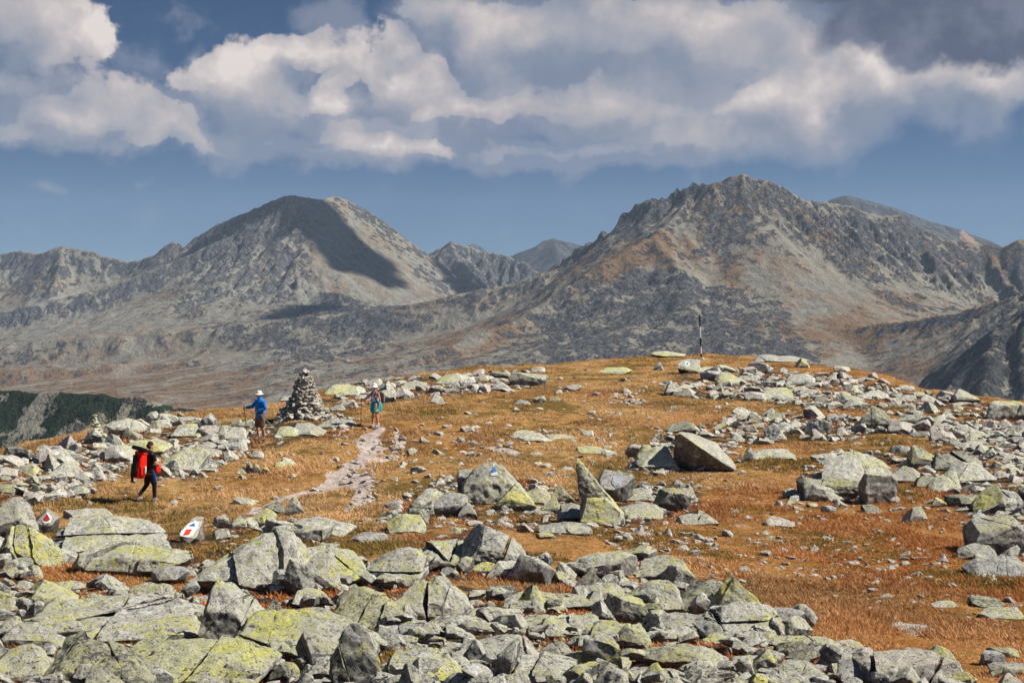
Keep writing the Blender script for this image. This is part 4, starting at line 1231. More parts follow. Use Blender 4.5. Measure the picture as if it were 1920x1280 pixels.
def build_region(x0, x1, y0, y1, cell, ridges, floor_fn, mats, names, drops, batches, seed, amp=10.0, wedge=0.43, crag=None, warp=0.0, minz=None, keepsmooth=None, marks=None):
    xs = np.arange(x0, x1, cell); ys = np.arange(y0, y1, cell)
    X, Y = np.meshgrid(xs, ys)
    fl = floor_fn(X, Y)
    wx = X + warp * fbm2(X / 130, Y / 130, 3, 5); wy = Y + warp * fbm2(X / 130, Y / 130, 3, 15)
    Z, grp = ridge_height(wx, wy, ridges, fl, 9.0)
    # gullies and ribs: sharp creases
    rel = np.clip((Z - fl) / 60, 0, 1)
    am = amp * (0.35 + 1.1 * np.clip(0.5 + fbm2(X / 260, Y / 260, 2, 83 + seed) * 1.3, 0, 1))
    Z = Z + rel * am * 0.75 * fbm2(X / 95, Y / 130, 5, 3 + seed, True, 0.5)
    Z = Z + rel * am * 0.5 * fbm2(X / 32, Y / 45, 4, 23 + seed, True, 0.55) + (0.25 + 0.75 * rel) * amp * 0.16 * fbm2(X / 14, Y / 14, 3, 43 + seed)
    if (fl > -1e8).all(): Z = Z + (1 - rel) * 6.0 * fbm2(X / 70, Y / 70, 4, 61)
    flow = np.zeros_like(Z)
    if batches:
        Z1, flow = erode(Z, cell, drops, batches, seed=seed)
        k = np.clip(0.30 + 0.9 * fbm2(X / 300, Y / 300, 2, 93 + seed), 0.06, 0.75)
        ppx = 960 + FPX * X / Y
        k = k + .5 * np.clip((ppx - 300) / 80, 0, 1) * np.clip((600 - ppx) / 60, 0, 1) * (Y > 2800)
        if keepsmooth is not None: k = k * keepsmooth(X, Y)
        Z = Z + (Z1 - Z) * k
        Z = Z + 0.9 * fbm2(X / 12, Y / 12, 2, 99)
    cr = np.zeros_like(Z)
    if crag is not None:
        m = crag(X, Y)
        n = np.clip(fbm2(X / 26, Y / 26, 4, 71, True, 0.6) + 0.15, 0, 1)
        Z = Z + m * 19 * n
        cr = m
    f = np.log1p(blur(flow, 1)); f = f / (np.percentile(f, 99.5) + 1e-6)
    px, py = proj(X, Y, Z)
    rr = np.zeros_like(Z)
    for poly, a, b in (marks or []): rr += a * blur(in_poly(px, py, poly).astype(float), 12)
    rr = np.clip(rr + 0.25 * rel, 0, 1)
    Z = Z + (rr if (marks or []) else 0) * (9.0 * fbm2(X / 60, Y / 60, 5, 301, True, 0.6) + 4.0 * np.clip(fbm2(X / 22, Y / 22, 4, 305, True, .65), -0.3, 1))
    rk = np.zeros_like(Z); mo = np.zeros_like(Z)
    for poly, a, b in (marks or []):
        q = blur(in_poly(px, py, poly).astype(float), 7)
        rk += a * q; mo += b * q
    gy, gx = np.gradient(Z, cell)
    nrm = np.stack([-gx, -gy, np.ones_like(gx)], -1); nrm /= np.linalg.norm(nrm, axis=-1, keepdims=True)
    F = grid_faces(len(ys), len(xs))
    V = np.stack([X, Y, Z], -1).reshape(-1, 3)
    keep = np.abs(V[F[:, 0], 0]) < wedge * V[F[:, 0], 1] + 40
    if minz is not None: keep &= V[F[:, 0], 2] > minz
    g = grp.ravel()[F[:, 0]]
    N = nrm.reshape(-1, 3)
    for gi, (mat, (nm, lab)) in enumerate(zip(mats, names)):
        sel = F[keep & ((g == gi) | ((g < 0) & (gi == len(names) - 1)))]
        if not len(sel): continue
        used = np.unique(sel); rm = np.zeros(len(V), np.int64); rm[used] = np.arange(len(used))
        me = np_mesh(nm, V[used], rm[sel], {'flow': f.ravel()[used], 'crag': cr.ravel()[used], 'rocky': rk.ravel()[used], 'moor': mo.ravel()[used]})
        me.normals_split_custom_set_from_vertices(N[used].tolist())
        o = link(nm, me, mat)
        tag(o, lab, 'mountain' if nm == 'mountain' else 'valley', None, 'structure')

M_LEFT = mountain_mat('left_massif', (0.275, 0.265, 0.225), (0.24, 0.165, 0.095), (0.20, 0.195, 0.20), (0.050, 0.054, 0.066), 0.25, -0.02)
M_RIGHT = mountain_mat('right_massif', (0.26, 0.24, 0.195), (0.23, 0.145, 0.080), (0.19, 0.18, 0.175), (0.036, 0.041, 0.052), 0.60, 0.05)
M_FLOOR = mountain_mat('valley_moor', (0.265, 0.25, 0.205), (0.225, 0.150, 0.078), (0.17, 0.16, 0.15), (0.06, 0.065, 0.07), 1.0, -0.15, None, 0.15)
M_CLIFF = mountain_mat('dark_cliffs', (0.22, 0.20, 0.17), (0.14, 0.10, 0.06), (0.12, 0.12, 0.12), (0.028, 0.031, 0.038), 0.4, 0.05)  # rock colours darkened in place of cloud shade on these cliffs
M_GREEN = mountain_mat('juniper_slope', (0.26, 0.245, 0.20), (0.14, 0.12, 0.06), (0.17, 0.16, 0.15), (0.06, 0.06, 0.055), 0.4, 0.0, (0.030, 0.044, 0.026))
M_FAR = mountain_mat('far_range', (0.105, 0.11, 0.115), (0.085, 0.08, 0.075), (0.08, 0.08, 0.085), (0.04, 0.045, 0.05), 0.5, 0.05)  # unlit tone and bluish haze put into the rock colours
M_FARP = mountain_mat('far_sunlit_pink_slope', (0.40, 0.28, 0.20), (0.34, 0.20, 0.12), (0.24, 0.19, 0.16), (0.14, 0.12, 0.11), 0.9, -0.3)  # sunny copy of the far range, warm light put into its colours

LEFT = [
 (R3([(-320, 462, 3560), (-150, 474, 3520), (0, 476, 3420), (40, 470, 3400), (75, 476, 3380), (120, 461, 3350), (165, 474, 3330), (245, 492, 3300), (290, 477, 3280), (325, 452, 3250), (347, 464, 3240),
      (370, 444, 3220), (410, 419, 3200), (440, 411, 3190), (485, 389, 3180), (520, 371, 3170), (550, 366, 3170), (600, 375, 3200), (622, 368, 3250), (650, 378, 3290), (700, 403, 3320), (740, 432, 3340), (790, 469, 3360), (840, 510, 3380), (900, 566, 3380)]), .85, 560, 0),
 (R3([(550, 374, 3150), (556, 418, 3100), (572, 478, 3000), (590, 528, 2905), (600, 552, 2850)]), .62, 420, 0),
 (R3([(600, 548, 2840), (560, 590, 2740), (530, 625, 2670), (505, 660, 2600)]), .8, 260, 0),
 (R3([(600, 548, 2840), (640, 556, 2820), (700, 568, 2790), (760, 578, 2760), (830, 584, 2740), (920, 578, 2690), (1000, 564, 2640), (1080, 535, 2560)]), .5, 420, 0),
 (R3([(440, 411, 3190), (415, 460, 3120), (380, 520, 3030), (350, 575, 2940)]), .8, 260, 0),
 (R3([(485, 389, 3180), (480, 440, 3100), (462, 500, 3010), (440, 560, 2920), (420, 610, 2840)]), .8, 260, 0),
 (R3([(370, 444, 3220), (320, 500, 3140), (260, 560, 3040), (220, 610, 2950)]), .7, 260, 0),
 (R3([(120, 461, 3350), (110, 520, 3230), (80, 580, 3080), (60, 620, 2980)]), .7, 300, 0),
 (R3([(0, 476, 3420), (-30, 540, 3260), (-60, 600, 3120)]), .7, 300, 0),
]
RIGHT = [
 (R3([(1000, 575, 2500), (1030, 560, 2490), (1050, 545, 2470), (1065, 522, 2460), (1085, 510, 2450), (1100, 500, 2450), (1130, 478, 2440), (1148, 464, 2435), (1157, 440, 2430), (1172, 424, 2425), (1185, 415, 2420), (1200, 412, 2420), (1207, 390, 2420), (1222, 384, 2420),
      (1240, 379, 2420), (1252, 384, 2420), (1262, 376, 2420), (1276, 380, 2420), (1290, 374, 2415), (1302, 358, 2410), (1340, 340, 2400), (1390, 328, 2400), (1440, 342, 2405), (1500, 370, 2420), (1550, 381, 2440), (1600, 396, 2460),
      (1680, 411, 2480), (1712, 421, 2490), (1740, 436, 2500), (1770, 451, 2500), (1850, 462, 2500), (1880, 468, 2490), (1905, 455, 2480), (1960, 450, 2480), (2150, 470, 2500)]), .74, 1300, 1),
 (R3([(1302, 360, 2410), (1262, 405, 2340), (1222, 440, 2270), (1190, 458, 2240), (1130, 500, 2200), (1050, 556, 2150), (960, 603, 2080), (850, 646, 2000), (750, 686, 1930), (650, 726, 1850), (550, 772, 1780)]), .55, 1500, 1),
 (R3([(1222, 440, 2270), (1255, 480, 2190), (1285, 540, 2100), (1300, 600, 2020), (1310, 680, 1940)]), .62, 1200, 1),
 (R3([(1130, 500, 2200), (1150, 560, 2110), (1150, 640, 2010), (1160, 700, 1940)]), .6, 1200, 1),
 (R3([(1390, 329, 2400), (1400, 390, 2330), (1425, 450, 2260), (1450, 520, 2180), (1465, 575, 2120)]), .75, 260, 1),
 (R3([(1550, 381, 2440), (1580, 440, 2370), (1610, 500, 2290), (1640, 560, 2220)]), .75, 240, 1),
 (R3([(1712, 421, 2490), (1740, 480, 2400), (1760, 540, 2310), (1780, 580, 2240)]), .75, 260, 1),
 (R3([(1850, 462, 2500), (1880, 520, 2400), (1910, 560, 2330)]), .75, 260, 1),
 (R3([(1330, 590, 2080), (1380, 596, 2070), (1430, 600, 2050), (1500, 614, 2010), (1600, 612, 1960), (1700, 602, 1900), (1800, 584, 1840), (1920, 545, 1780), (2060, 495, 1740), (2250, 450, 1720)]), .50, 1200, 1),
 (R3([(1760, 770, 1260), (1800, 715, 1300), (1835, 672, 1330), (1870, 625, 1360), (1930, 572, 1400), (2060, 505, 1460), (2200, 460, 1500)]), .85, 500, 2),
 (R3([(1870, 625, 1360), (1852, 670, 1300), (1846, 720, 1250), (1840, 800, 1190)]), .9, 300, 2), (R3([(1930, 572, 1400), (1918, 640, 1320), (1915, 720, 1250), (1912, 800, 1190)]), .9, 300, 2),
]

def floor_near(X, Y):
    s = 1 / (1 + np.exp(-(X + 80) / 120))
    z = -172 * (1 - s) + -240 * s
    return z + 0.0 * Y + np.clip((2300 - Y) / 1200, 0, 1) * 12

def crag_right(X, Y):
    """the black pinnacles along the left shoulder of the right mountain"""
    m = np.zeros(X.shape)
    pts = RIGHT[0][0]
    for (a, b) in zip(pts[2:18], pts[3:19]):
        d = b[:2] - a[:2]; t = np.clip(((X - a[0]) * d[0] + (Y - a[1]) * d[1]) / (d @ d), 0, 1)
        dist = np.hypot(X - a[0] - t * d[0], Y - a[1] - t * d[1])
        m = np.maximum(m, np.clip(1.25 - dist / 22, 0, 1))
    return m

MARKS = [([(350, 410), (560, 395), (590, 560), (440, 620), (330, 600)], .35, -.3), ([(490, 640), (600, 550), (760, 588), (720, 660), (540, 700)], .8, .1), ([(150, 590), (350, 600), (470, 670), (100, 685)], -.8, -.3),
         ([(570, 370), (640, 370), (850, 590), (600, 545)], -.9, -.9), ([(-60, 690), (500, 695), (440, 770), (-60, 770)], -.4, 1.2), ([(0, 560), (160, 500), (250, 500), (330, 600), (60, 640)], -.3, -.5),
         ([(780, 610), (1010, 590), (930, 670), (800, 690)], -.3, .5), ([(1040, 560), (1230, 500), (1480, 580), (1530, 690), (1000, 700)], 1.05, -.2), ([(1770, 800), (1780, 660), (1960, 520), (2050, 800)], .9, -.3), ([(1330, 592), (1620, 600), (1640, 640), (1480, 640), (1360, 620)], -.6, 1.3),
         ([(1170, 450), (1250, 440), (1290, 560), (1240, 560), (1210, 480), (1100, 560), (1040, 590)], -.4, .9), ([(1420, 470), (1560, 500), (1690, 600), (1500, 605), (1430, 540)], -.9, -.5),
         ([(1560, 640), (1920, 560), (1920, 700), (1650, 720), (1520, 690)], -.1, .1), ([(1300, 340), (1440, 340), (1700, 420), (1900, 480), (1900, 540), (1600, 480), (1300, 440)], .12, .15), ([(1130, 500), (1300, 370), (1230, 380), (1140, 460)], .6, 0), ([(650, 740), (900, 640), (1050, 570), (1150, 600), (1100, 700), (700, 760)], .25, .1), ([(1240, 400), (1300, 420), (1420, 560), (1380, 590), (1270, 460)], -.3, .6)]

def keep_smooth(X, Y):
    px = 960 + FPX * X / Y
    a = np.clip((px - 590) / 60, 0, 1) * np.clip((900 - px) / 80, 0, 1) * (Y > 2850)
    return 1 - .85 * a

def build_mountains():
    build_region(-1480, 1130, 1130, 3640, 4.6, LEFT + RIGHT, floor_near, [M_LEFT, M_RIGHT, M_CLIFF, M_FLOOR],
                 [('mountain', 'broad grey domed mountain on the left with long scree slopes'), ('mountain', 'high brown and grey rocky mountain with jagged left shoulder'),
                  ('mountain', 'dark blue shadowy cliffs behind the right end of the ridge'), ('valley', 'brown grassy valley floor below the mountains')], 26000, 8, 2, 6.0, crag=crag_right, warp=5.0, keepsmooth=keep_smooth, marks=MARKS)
    MID = [(R3([(700, 520, 4200), (780, 500, 4100), (812, 470, 4050), (845, 457, 4000), (870, 462, 4000), (900, 468, 4000), (960, 477, 3980), (1010, 506, 3950), (1050, 522, 3930), (1110, 545, 3900), (1180, 560, 3900)]), .8, 500, 0),
           (R3([(845, 457, 4000), (870, 500, 3900), (900, 540, 3800)]), .7, 300, 0)]
    fz = lambda X, Y: np.full(X.shape, -230.0)
    build_region(-560, 500, 3650, 4300, 5.5, MID, fz, [M_LEFT], [('mountain', 'pale rocky hump in the gap between the two big mountains')], 12000, 4, 4, 7.0)
    FARR = [(R3([(820, 480, 7000), (862, 468, 7000), (885, 458, 7000), (905, 464, 7000), (930, 475, 7000), (990, 490, 7000)]), .5, 900, 0),
            (R3([(900, 500, 5600), (940, 486, 5600), (968, 475, 5550), (1000, 463, 5500), (1020, 450, 5500), (1037, 446, 5500), (1060, 452, 5500), (1085, 458, 5500), (1135, 466, 5500), (1200, 480, 5500), (1300, 490, 5500)]), .7, 700, 1),
            (R3([(1037, 446, 5500), (1050, 480, 5300), (1060, 510, 5150)]), .6, 500, 1)]
    build_region(-600, 900, 5000, 7300, 12, FARR, fz, [M_FAR, M_FAR], [('mountain', 'tiny faded blue summit farthest away in the gap'), ('mountain', 'faded blue peak with a pale top in the gap')], 9000, 3, 5, 9.0)
    F3 = [(R3([(1420, 420, 5200), (1500, 398, 5100), (1555, 376, 5000), (1580, 367, 5000), (1610, 372, 5000), (1680, 391, 5000), (1740, 414, 5000), (1800, 431, 5000), (1870, 459, 5000), (1930, 490, 5000), (2050, 520, 5000)]), .55, 700, 0),
          (R3([(1800, 431, 5000), (1820, 470, 4800), (1860, 500, 4650)]), .5, 500, 1)]
    build_region(650, 2100, 4500, 5400, 10, F3, fz, [M_FAR, M_FARP], [('mountain', 'smooth blue grey ridge rising behind the right mountain'), ('mountain', 'pinkish sunlit flank behind the right mountain')], 6000, 2, 6, 4.0)
    # juniper covered slope down left
    JUN = [(R3([(-300, 742, 780), (-100, 724, 765), (0, 734, 760), (60, 742, 752), (140, 741, 745), (200, 746, 742), (300, 764, 740), (380, 777, 755), (500, 800, 780), (620, 830, 800)]), .72, 900, 0)]
    build_region(-400, 20, 560, 900, 1.6, JUN, lambda X, Y: np.full(X.shape, -215.0), [M_GREEN], [('slope', 'dark green juniper slope with grey stony strips below the ridge')], 0, 0, 8, 3.0, wedge=0.5)
    # the low country under and beyond everything
    xs = np.linspace(-3250, 3250, 90); ys = np.linspace(-40, 7550, 90)
    XX, YY = np.meshgrid(xs, ys); ZZ = -330 + 30 * fbm2(XX / 900, YY / 900, 3, 8)
    V = np.stack([XX, YY, ZZ], -1).reshape(-1, 3)
    o = link('terrain', np_mesh('terrain', V, grid_faces(90, 90), {'flow': np.zeros(len(V)), 'crag': np.zeros(len(V)), 'rocky': np.zeros(len(V)), 'moor': np.zeros(len(V))}), M_FLOOR)
    tag(o, 'low country lying below and beyond the mountains', 'terrain', None, 'structure')
build_mountains()
# ------------------------------------------------------------------ cairns
def stone_pts(w, h, d, rng):
    P = []
    for _ in range(16):
        v = rng.normal(size=3); v /= np.linalg.norm(v); v = np.sign(v) * np.abs(v) ** 0.6
        P.append([v[0] * w / 2, v[1] * d / 2, v[2] * h / 2])
    return np.array(P)

def build_cairn():
    rng = np.random.default_rng(5)
    P = hit(572, 788); P[1] += 0.9; P[0] *= 1 + 0.9 / 62
    P[2] = float(gz(P[0], P[1])) - 0.05
    root = empty('cairn', tuple(P))
    tag(root, 'tall tapering cairn of pale stacked stones beside the man in blue', 'cairn')
    prof = [(0, 1.30), (.25, 1.05), (.55, .78), (.9, .60), (1.2, .47), (1.5, .36), (1.8, .25), (2.0, .16), (2.1, .07)]
    R = lambda h: float(np.interp(h, [q[0] for q in prof], [q[1] for q in prof]))
    protos = [rock_mesh('stone', stone_pts(1, .45, .8, rng), .16, seed=i, rough=.04) for i in range(9)]
    # packed inside of the cairn
    pts = []
    for h, r in prof:
        for k in range(12):
            a = k * math.pi / 6
            pts.append((r * .70 * math.cos(a), r * .70 * math.sin(a), h * .97))
    core = rock_mesh('core', np.array(pts)[:, :], .14, seed=3, rough=.02, bev=0)
    link('core', core, M_STONE, root)
    items = []
    h = 0.0
    while h < 2.12:
        r = R(h)
        lay = .115 if h < 1.5 else .10
        n = max(1, int(2 * math.pi * r / .26))
        a0 = rng.uniform(0, 6.3)
        for k in range(n):
            a = a0 + 2 * math.pi * k / n + rng.normal() * .1
            s = rng.uniform(.24, .52) * (1.0 if h < 1.0 else .78)
            if r < .2: s *= .9
            rr = max(0, r - s * .25) + rng.normal() * .03
            items.append((rr * math.cos(a), rr * math.sin(a), h + rng.normal() * .02, s, a))
        h += lay
    # loose apron on the right side
    for _ in range(90):
        a = rng.uniform(-1.3, .5); r = rng.uniform(1.0, 2.5)
        items.append((r * math.cos(a), r * math.sin(a) - .2, max(0.02, .42 * (1.5 - r * .62)) * rng.random(), rng.uniform(.16, .34), a))
    # stones facing the viewer are separate parts, the rest one heap
    items.sort(key=lambda q: q[1])
    Vs, Fs, off = [], [], 0
    for i, (x, y, z, s, a) in enumerate(items):
        pm = protos[i % 9]
        E = Euler((rng.normal() * .22, rng.normal() * .22, a + math.pi / 2 + rng.normal() * .5))
        sc = Vector((s, s, s * rng.uniform(.7, 1.15)))
        if i < 98:
            o = bpy.data.objects.new('stone', pm); COL.objects.link(o); o.parent = root
            if not pm.materials: pm.materials.append(M_STONE)
            o.location = (x, y, z); o.rotation_euler = E; o.scale = sc
        else:
            co, f = mesh_arrays(pm)
            v = (co * np.array(sc)) @ np.array(E.to_matrix()).T + np.array([x, y, z])
            Vs.append(v); Fs.append(f + off); off += len(v)
    o = link('heaped_stones', np_mesh('heaped_stones', np.concatenate(Vs), np.concatenate(Fs)), M_STONE, root)
    o['kind'] = 'stuff'
    # big mossy blocks at the foot
    # small cairn to the left
    P = hit(178, 826)
    root = empty('cairn', tuple(P)); tag(root, 'small cairn of flat stones on the left skyline', 'cairn')
    z = -.05
    for i, (w, h, dx) in enumerate([(.95, .17, 0), (.8, .15, .05), (.66, .14, -.02), (.5, .12, .08), (.42, .12, .02), (.34, .1, .06), (.26, .1, .0), (.2, .1, .03), (.24, .07, -.02)]):
        me = rock_mesh('stone', stone_pts(w, h * 1.25, w * .8, rng), .06, seed=i + 20, rough=.03)
        o = link('stone', me, M_ROCK, root, (dx, 0, z + h / 2)); o.rotation_euler = (rng.normal() * .06, rng.normal() * .06, rng.uniform(0, 6))
        z += h * .93
build_cairn()

# ------------------------------------------------------------------ marker pole on the summit
def build_pole():
    P = hit(1315, 666); P = np.array([at(1315, 666, 113)[0], 113.0, 0]); P[2] = float(gz(P[0], P[1]))
    root = empty('trail_pole', tuple(P)); root.rotation_euler = (0, -0.045, 0)
    tag(root, 'tall thin pole banded black and white on the summit skyline', 'pole')
    blk = simple_mat('black_pole_paint', (0.012, 0.013, 0.018), .5, .2, 6); wht = simple_mat('white_pole_paint', (.72, .72, .72), .5, .1, 6)
    H = 3.25; n = 12
    ed = [0, .45, .95, 1.60, 2.40, H]
    for i in range(5):
        a, b = ed[i], ed[i + 1]
        bm = bmesh.new()
        r = .055
        prev = None
        rings = []
        for z in np.linspace(a, b, 4):
            rings.append([bm.verts.new((r * math.cos(2 * math.pi * k / n), r * math.sin(2 * math.pi * k / n), z)) for k in range(n)])
        for q, w in zip(rings[:-1], rings[1:]):
            for k in range(n): bm.faces.new((q[k], q[(k + 1) % n], w[(k + 1) % n], w[k]))
        if i == 4:
            top = bm.verts.new((0, 0, b + .04))
            for k in range(n): bm.faces.new((rings[-1][k], rings[-1][(k + 1) % n], top))
        me = bpy.data.meshes.new('band'); bm.to_mesh(me); bm.free()
        o = link('band', me, blk if i % 2 == 0 else wht, root); o['label'] = 'black band' if i % 2 == 0 else 'white band'
    # a second, bare wooden stake seen faintly beside it
    me = rock_mesh('footing_stones', stone_pts(.7, .3, .6, np.random.default_rng(2)), .08)
    link('footing_stones', me, M_ROCK, root, (0, 0, .02))
build_pole()

# ------------------------------------------------------------------ people
def tube(pts, rad, n=14, caps=True):
    """lofted limb: pts joint positions, rad radius or (side, depth) per joint"""
    pts = [Vector(p) for p in pts]
    V, F = [], []
    m = len(pts)
    rings = []
    up0 = Vector((0, 1, 0))
    seq = []
    for i in range(m):
        d = (pts[min(i + 1, m - 1)] - pts[max(i - 1, 0)]).normalized()
        r = rad[i]; ra, rb = (r, r) if not hasattr(r, '__len__') else r
        seq.append((pts[i], d, ra, rb))
    if caps:
        p, d, ra, rb = seq[0]; s0 = [(p - d * min(ra, rb) * math.sin(t), d, ra * math.cos(t), rb * math.cos(t)) for t in (1.3, .9, .45)]
        p, d, ra, rb = seq[-1]; s1 = [(p + d * min(ra, rb) * math.sin(t), d, ra * math.cos(t), rb * math.cos(t)) for t in (.45, .9, 1.3)]
        seq = s0 + seq + s1
    for p, d, ra, rb in seq:
        a = up0 - d * up0.dot(d)
        if a.length < .2: a = Vector((1, 0, 0)) - d * d.x
        a.normalize(); b = d.cross(a)
        rings.append(len(V))
        for k in range(n):
            t = 2 * math.pi * k / n
            V.append(p + a * ra * math.cos(t) + b * rb * math.sin(t))
    for q, w in zip(rings[:-1], rings[1:]):
        for k in range(n): F.append((q + k, q + (k + 1) % n, w + (k + 1) % n, w + k))
    F.append(tuple(range(rings[0] + n - 1, rings[0] - 1, -1))); F.append(tuple(range(rings[-1], rings[-1] + n)))
    return V, F

def ball(c, r, n=12):
    c = Vector(c); r = r if hasattr(r, '__len__') else (r, r, r)
    V, F = [], []
    for i in range(1, n):
        ph = math.pi * i / n
        for k in range(2 * n):
            t = math.pi * k / n
            V.append(c + Vector((r[0] * math.sin(ph) * math.cos(t), r[1] * math.sin(ph) * math.sin(t), r[2] * math.cos(ph))))
    m = 2 * n
    for i in range(n - 2):
        for k in range(m): F.append((i * m + k, i * m + (k + 1) % m, (i + 1) * m + (k + 1) % m, (i + 1) * m + k))
    V.append(c + Vector((0, 0, r[2]))); V.append(c - Vector((0, 0, r[2])))
    for k in range(m): F.append((len(V) - 2, (k + 1) % m, k)); F.append((len(V) - 1, (n - 2) * m + k, (n - 2) * m + (k + 1) % m))
    return V, F

def fuse(name, shapes, voxel=.009, smooth=6, mat=None, parent=None, wrinkle=0.0, dec=0.35):
    V, F = [], []
    for v, f in shapes:
        o = len(V); V += [tuple(q) for q in v]; F += [tuple(i + o for i in q) for q in f]
    me = bpy.data.meshes.new(name + '_src'); me.from_pydata(V, [], F)
    bm = bmesh.new(); bm.from_mesh(me); bmesh.ops.recalc_face_normals(bm, faces=bm.faces); bm.to_mesh(me); bm.free()
    ob = bpy.data.objects.new(name + '_src', me); COL.objects.link(ob)
    r = ob.modifiers.new('r', 'REMESH'); r.mode = 'VOXEL'; r.voxel_size = voxel
    s = ob.modifiers.new('s', 'SMOOTH'); s.iterations = smooth; s.factor = .5
    d = ob.modifiers.new('d', 'DECIMATE'); d.ratio = dec
    dg = bpy.context.evaluated_depsgraph_get()
    m2 = bpy.data.meshes.new_from_object(ob.evaluated_get(dg), depsgraph=dg)
    m2.name = name
    bpy.data.objects.remove(ob); bpy.data.meshes.remove(me)
    if wrinkle:
        n = len(m2.vertices); co = np.empty(n * 3, np.float32); m2.vertices.foreach_get('co', co); co = co.reshape(-1, 3).astype(float)
        no = np.empty(n * 3, np.float32); m2.vertices.foreach_get('normal', no); no = no.reshape(-1, 3)
        q = co * np.array([14, 14, 9.0])
        w = 1 - 2 * np.abs(fbm3(q + fbm3(q * .5, 2)[:, None], 2))
        m2.vertices.foreach_set('co', (co + no * (w * wrinkle)[:, None]).astype(np.float32).ravel()); m2.update()
    m2.polygons.foreach_set('use_smooth', np.ones(len(m2.polygons), bool))
    return link(name, m2, mat, parent)

# local frame of a person: x = forward, y = to the person's left, z = up
def hand(wrist, d, curl, palm=(0, 0, -1), left=1):
    """palm, thumb and four bent fingers; d = pointing direction, curl 0..1"""
    w = Vector(wrist); d = Vector(d).normalized(); pn = Vector(palm); pn = (pn - d * pn.dot(d)).normalized(); s = d.cross(pn)
    out = [tube([w, w + d * .045, w + d * .085], [(.024, .016), (.036, .015), (.034, .014)])]
    for k, (o, L) in enumerate(((-.027, .062), (-.009, .072), (.009, .068), (.026, .052))):
        b = w + d * .088 + s * o
        c1 = curl * .9; c2 = curl * 2.0; c3 = curl * 2.8
        q1 = b + (d * math.cos(c1) + pn * math.sin(c1)) * L * .45
        q2 = q1 + (d * math.cos(c2) + pn * math.sin(c2)) * L * .32
        q3 = q2 + (d * math.cos(c3) + pn * math.sin(c3)) * L * .25
        out.append(tube([b - d * .02, b, q1, q2, q3], [.0085, .0088, .0085, .008, .007], 8))
    th = w + d * .03 - s * .03 * left
    q1 = th + (d * .6 - s * .5 * left + pn * .5).normalized() * .035
    q2 = q1 + (d * .7 + pn * .7).normalized() * .032
    out.append(tube([w + d * .02 - s * .015 * left, th, q1, q2], [.011, .012, .010, .008], 8))
    return out

def head_shapes(c, yaw=0.0):
    c = Vector(c)
    M = Matrix.Rotation(yaw, 3, 'Z')
    f = lambda x, y, z: c + M @ Vector((x, y, z))
    sh = [ball(c + Vector((0, 0, .02)), (.092, .076, .108)), ball(f(.018, 0, -.045), (.074, .060, .072)), ball(f(.055, 0, -.088), (.028, .026, .022)),
          tube([f(.082, 0, .012), f(.102, 0, -.022), f(.100, 0, -.032)], [.009, .0125, .013], 8),
          tube([f(.088, .018, -.058), f(.092, 0, -.056), f(.088, -.018, -.058)], [.006, .008, .006], 8),
          tube([f(.079, .045, .028), f(.090, .012, .030)], [.010, .009], 8), tube([f(.079, -.045, .028), f(.090, -.012, .030)], [.010, .009], 8)]
    for s in (1, -1):
        sh.append(ball(f(-.004, .078 * s, -.012), (.017, .010, .030), 8))
    return sh, M

def face_parts(c, M, par):
    c = Vector(c)
    ew = simple_mat('eye_white', (.7, .7, .68), .3, 0); ir = simple_mat('dark_iris', (.03, .02, .015), .3, 0)
    for s in (1, -1):
        v, f = ball(c + M @ Vector((.074, .031 * s, .006)), (.013, .013, .0115), 8)
        me = bpy.data.meshes.new('eye'); me.from_pydata([tuple(q) for q in v], [], f); e = link('eye', me, ew, par)
        v, f = ball(c + M @ Vector((.084, .031 * s, .005)), (.005, .006, .006), 6)
        me = bpy.data.meshes.new('iris'); me.from_pydata([tuple(q) for q in v], [], f); link('iris', me, ir, e)

def hat(name, c, M, mat, par, brim=.155, crown=.10, droop=.035):
    """soft sun hat with a crown, a seam and a drooping brim"""
    c = Vector(c)
    prof = [(.0, crown), (.045, crown - .004), (.078, crown - .02), (.094, crown - .055), (.103, .012), (.106, .0), (.125, -.012), (brim, -droop), (brim + .004, -droop - .006), (brim - .006, -droop - .008), (.112, -.010), (.100, -.002)]
    n = 32; V = []; F = []
    for r, z in prof:
        for k in range(n):
            t = 2 * math.pi * k / n
            w = .010 * math.sin(3 * t + 1) * max(0, r - .1) / .05
            V.append(tuple(c + M @ Vector((r * math.cos(t) * 1.06, r * math.sin(t) * .94, z + w))))
    for i in range(len(prof) - 1):
        for k in range(n): F.append((i * n + k, i * n + (k + 1) % n, (i + 1) * n + (k + 1) % n, (i + 1) * n + k))
    me = bpy.data.meshes.new(name); me.from_pydata(V, [], F)
    bm = bmesh.new(); bm.from_mesh(me); bmesh.ops.remove_doubles(bm, verts=bm.verts, dist=.0004); bmesh.ops.recalc_face_normals(bm, faces=bm.faces); bm.to_mesh(me); bm.free()
    me.polygons.foreach_set('use_smooth', np.ones(len(me.polygons), bool))
    h = link(name, me, mat, par)
    return h

